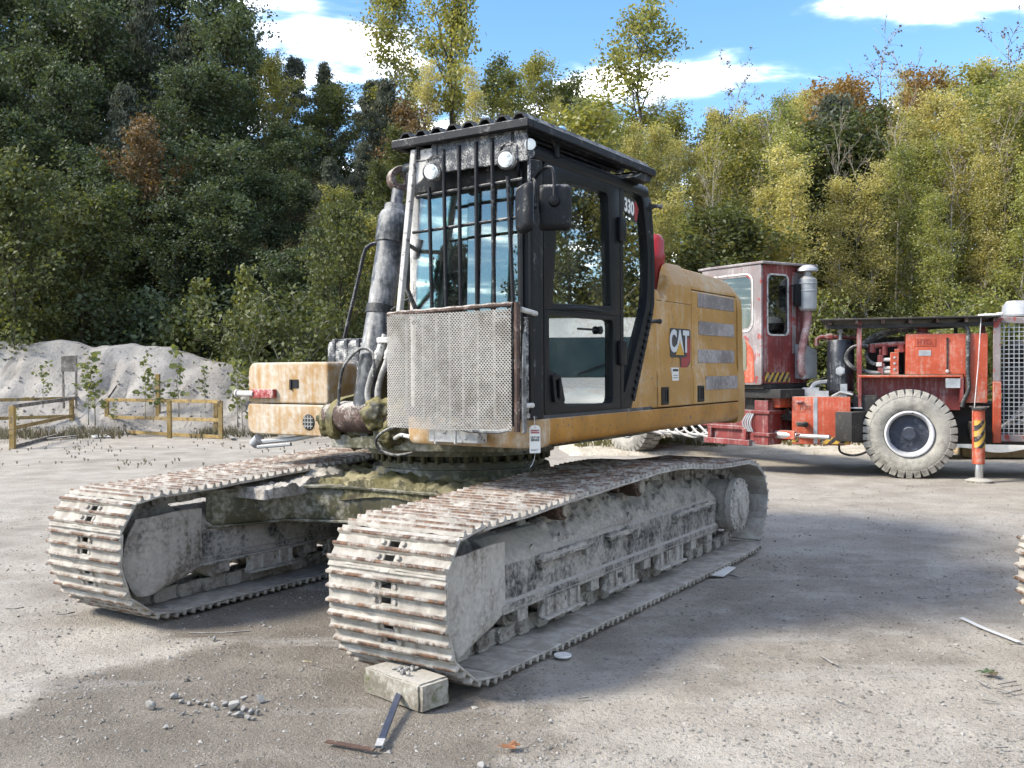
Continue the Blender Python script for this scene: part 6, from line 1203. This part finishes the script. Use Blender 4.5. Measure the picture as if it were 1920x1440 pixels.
# trees across the yard, behind the photographer: they show in the cab glass
for k, (x, y, kk, H) in enumerate(((-24, -8, 'olive', 7.5), (-26, -2, 'cedar', 8), (-25, 3, 'broad', 6.5), (-12, -13, 'lime', 9), (-6, -17, 'poplar', 9), (2, -18, 'poplarg', 10), (9, -17, 'lime', 10), (15, -13, 'poplar', 9.5), (19, -6, 'poplarg', 9.5), (22, 2, 'olive', 9), (6, -20, 'olive', 11), (12.5, -16, 'poplarg', 9), (17.5, -9.5, 'lime', 9), (18, 8.5, 'lime', 9), (18.5, 10.8, 'olive', 9.5), (18, 13, 'lime', 9), (18.6, 15.3, 'poplarg', 9), (19, 17.5, 'lime', 9), (20.5, 9.5, 'olive', 10), (21, 12, 'poplarg', 10), (21, 14.4, 'olive', 10.5), (21.3, 17, 'lime', 10.5), (20.5, 19.5, 'olive', 10), (19.5, 6, 'poplarg', 9))):
    tree(kk, 0, y, H, 'tree across the yard, seen mirrored in the excavator cab glass', 'trees across the yard', X=x, z=0)
random.seed(77)
for Y, us in ((25.5, range(2110, 2900, 85)), (30, range(2110, 2700, 95)), (37, range(2110, 2500, 100))):
    for u in us: t2(random.choice(['poplar', 'poplarg', 'poplar', 'lime']), u+random.uniform(-20, 20), Y+random.uniform(-1, 1), random.uniform(6.5, 9), wide=1.35)
for Y, us in ((34, range(-620, -190, 100)), (42, range(-560, -190, 95))):
    for u in us: t2(random.choice(['broad', 'broad', 'olive']), u, Y, random.uniform(7.5, 10))
# seedlings on and before the heap
SL = ('knee-high broad-leaved seedling rooted at the foot of the gravel heap', 'seedlings at the foot of the heap')
for u, v, Y, H in ((80, 745, 25.4, 1.0), (165, 775, 24.9, 1.15), (178, 770, 25.0, 1.5), (215, 790, 24.6, .6), (272, 760, 24.9, 1.35), (287, 772, 24.8, 1.0), (335, 760, 25.3, 1.6), (384, 748, 25.6, .9), (445, 775, 25.0, 1.4), (455, 790, 24.5, 1.5), (30, 800, 24.6, .5)):
    p = at(u, v, Y); tree('seedling', u, Y, H, SL[0], SL[1], 'seedling', z=max(0, p.z-.05), wide=1.25)
# dry weeds
def weeds(name, n, area, hmin, hmax, col, label, wdt=.006):
    V = []; F = []
    while len(F) < n*5:
        u, y = rng.uniform(area[0], area[1]), rng.uniform(area[2], area[3]); x = (u-960)/FPX*y
        if noise.noise(Vector((x*.5, y*.5, 2))) < area[4]: continue
        h_ = rng.uniform(hmin, hmax)
        for k in range(5):
            a = rng.uniform(0, 6.28); b = rng.uniform(.1, .7)*h_; o = len(V); wx = wdt*rng.uniform(.6, 1.5)
            V += [(x-wx, y, -.01), (x+wx, y, -.01), (x+math.cos(a)*b*.6+wx, y+math.sin(a)*b*.6, h_*.6), (x+math.cos(a)*b, y+math.sin(a)*b, h_)]; F.append((o, o+1, o+2, o+3))
    me = bpy.data.meshes.new(name); me.from_pydata(V, [], F); at_ = me.attributes.new('rnd', 'FLOAT', 'FACE'); at_.data.foreach_set('value', rng.random(len(F)).astype(np.float32)); me.materials.append(col)
    o = bpy.data.objects.new(name, me); COL.objects.link(o); tag(o, label, 'weeds', None, 'stuff')
M_DRY = mat_leaf('dry_weed', [(.10, .075, .05), (.19, .145, .095), (.16, .15, .07)], .2)
weeds('dry_weeds', 190, (-60, 640, 16.5, 24.6, .0), .02, .07, M_DRY, 'sparse dry weeds dotting the yard before the heap')
weeds('heap_weeds', 420, (-60, 520, 24.2, 25.9, -.15), .06, .34, M_DRY, 'brown dead weeds along the foot of the heap', .008)
weeds('verge_grass', 2200, (1080, 2050, 19.5, 23.5, -.3), .08, .35, mat_leaf('verge_leaf', [(.16, .12, .06), (.26, .20, .10), (.17, .17, .06)], .3), 'pale dry grass on the verge behind the drill rig', .010)
t = NT('pale_verge'); v = t.vec('Object'); n1 = t.noise(v, 3, 6, .6); n2 = t.noise(v, 22, 4, .6)
c = t.mix(t.ramp(n1, .35, .65), (.38, .33, .26), (.50, .45, .37)); c = t.mix(t.ramp(n2, .55, .7, 0, .8), c, (.20, .16, .10)); MV = t.done(c, .95, 0, t.bump(n2, .8, .04), .2)
m = MB(); lumps(m, 1.0, 26, 18.6, 24.5, lambda x, y: .02+.05*max(0, y-18.6), .04, 120, 40, .8, 2, .12); obj('verge', m, MV, smooth=180, kind='structure')
print('objects', len(bpy.data.objects), 'tris', sum(len(me.loop_triangles) or len(me.polygons)*2 for me in bpy.data.meshes))
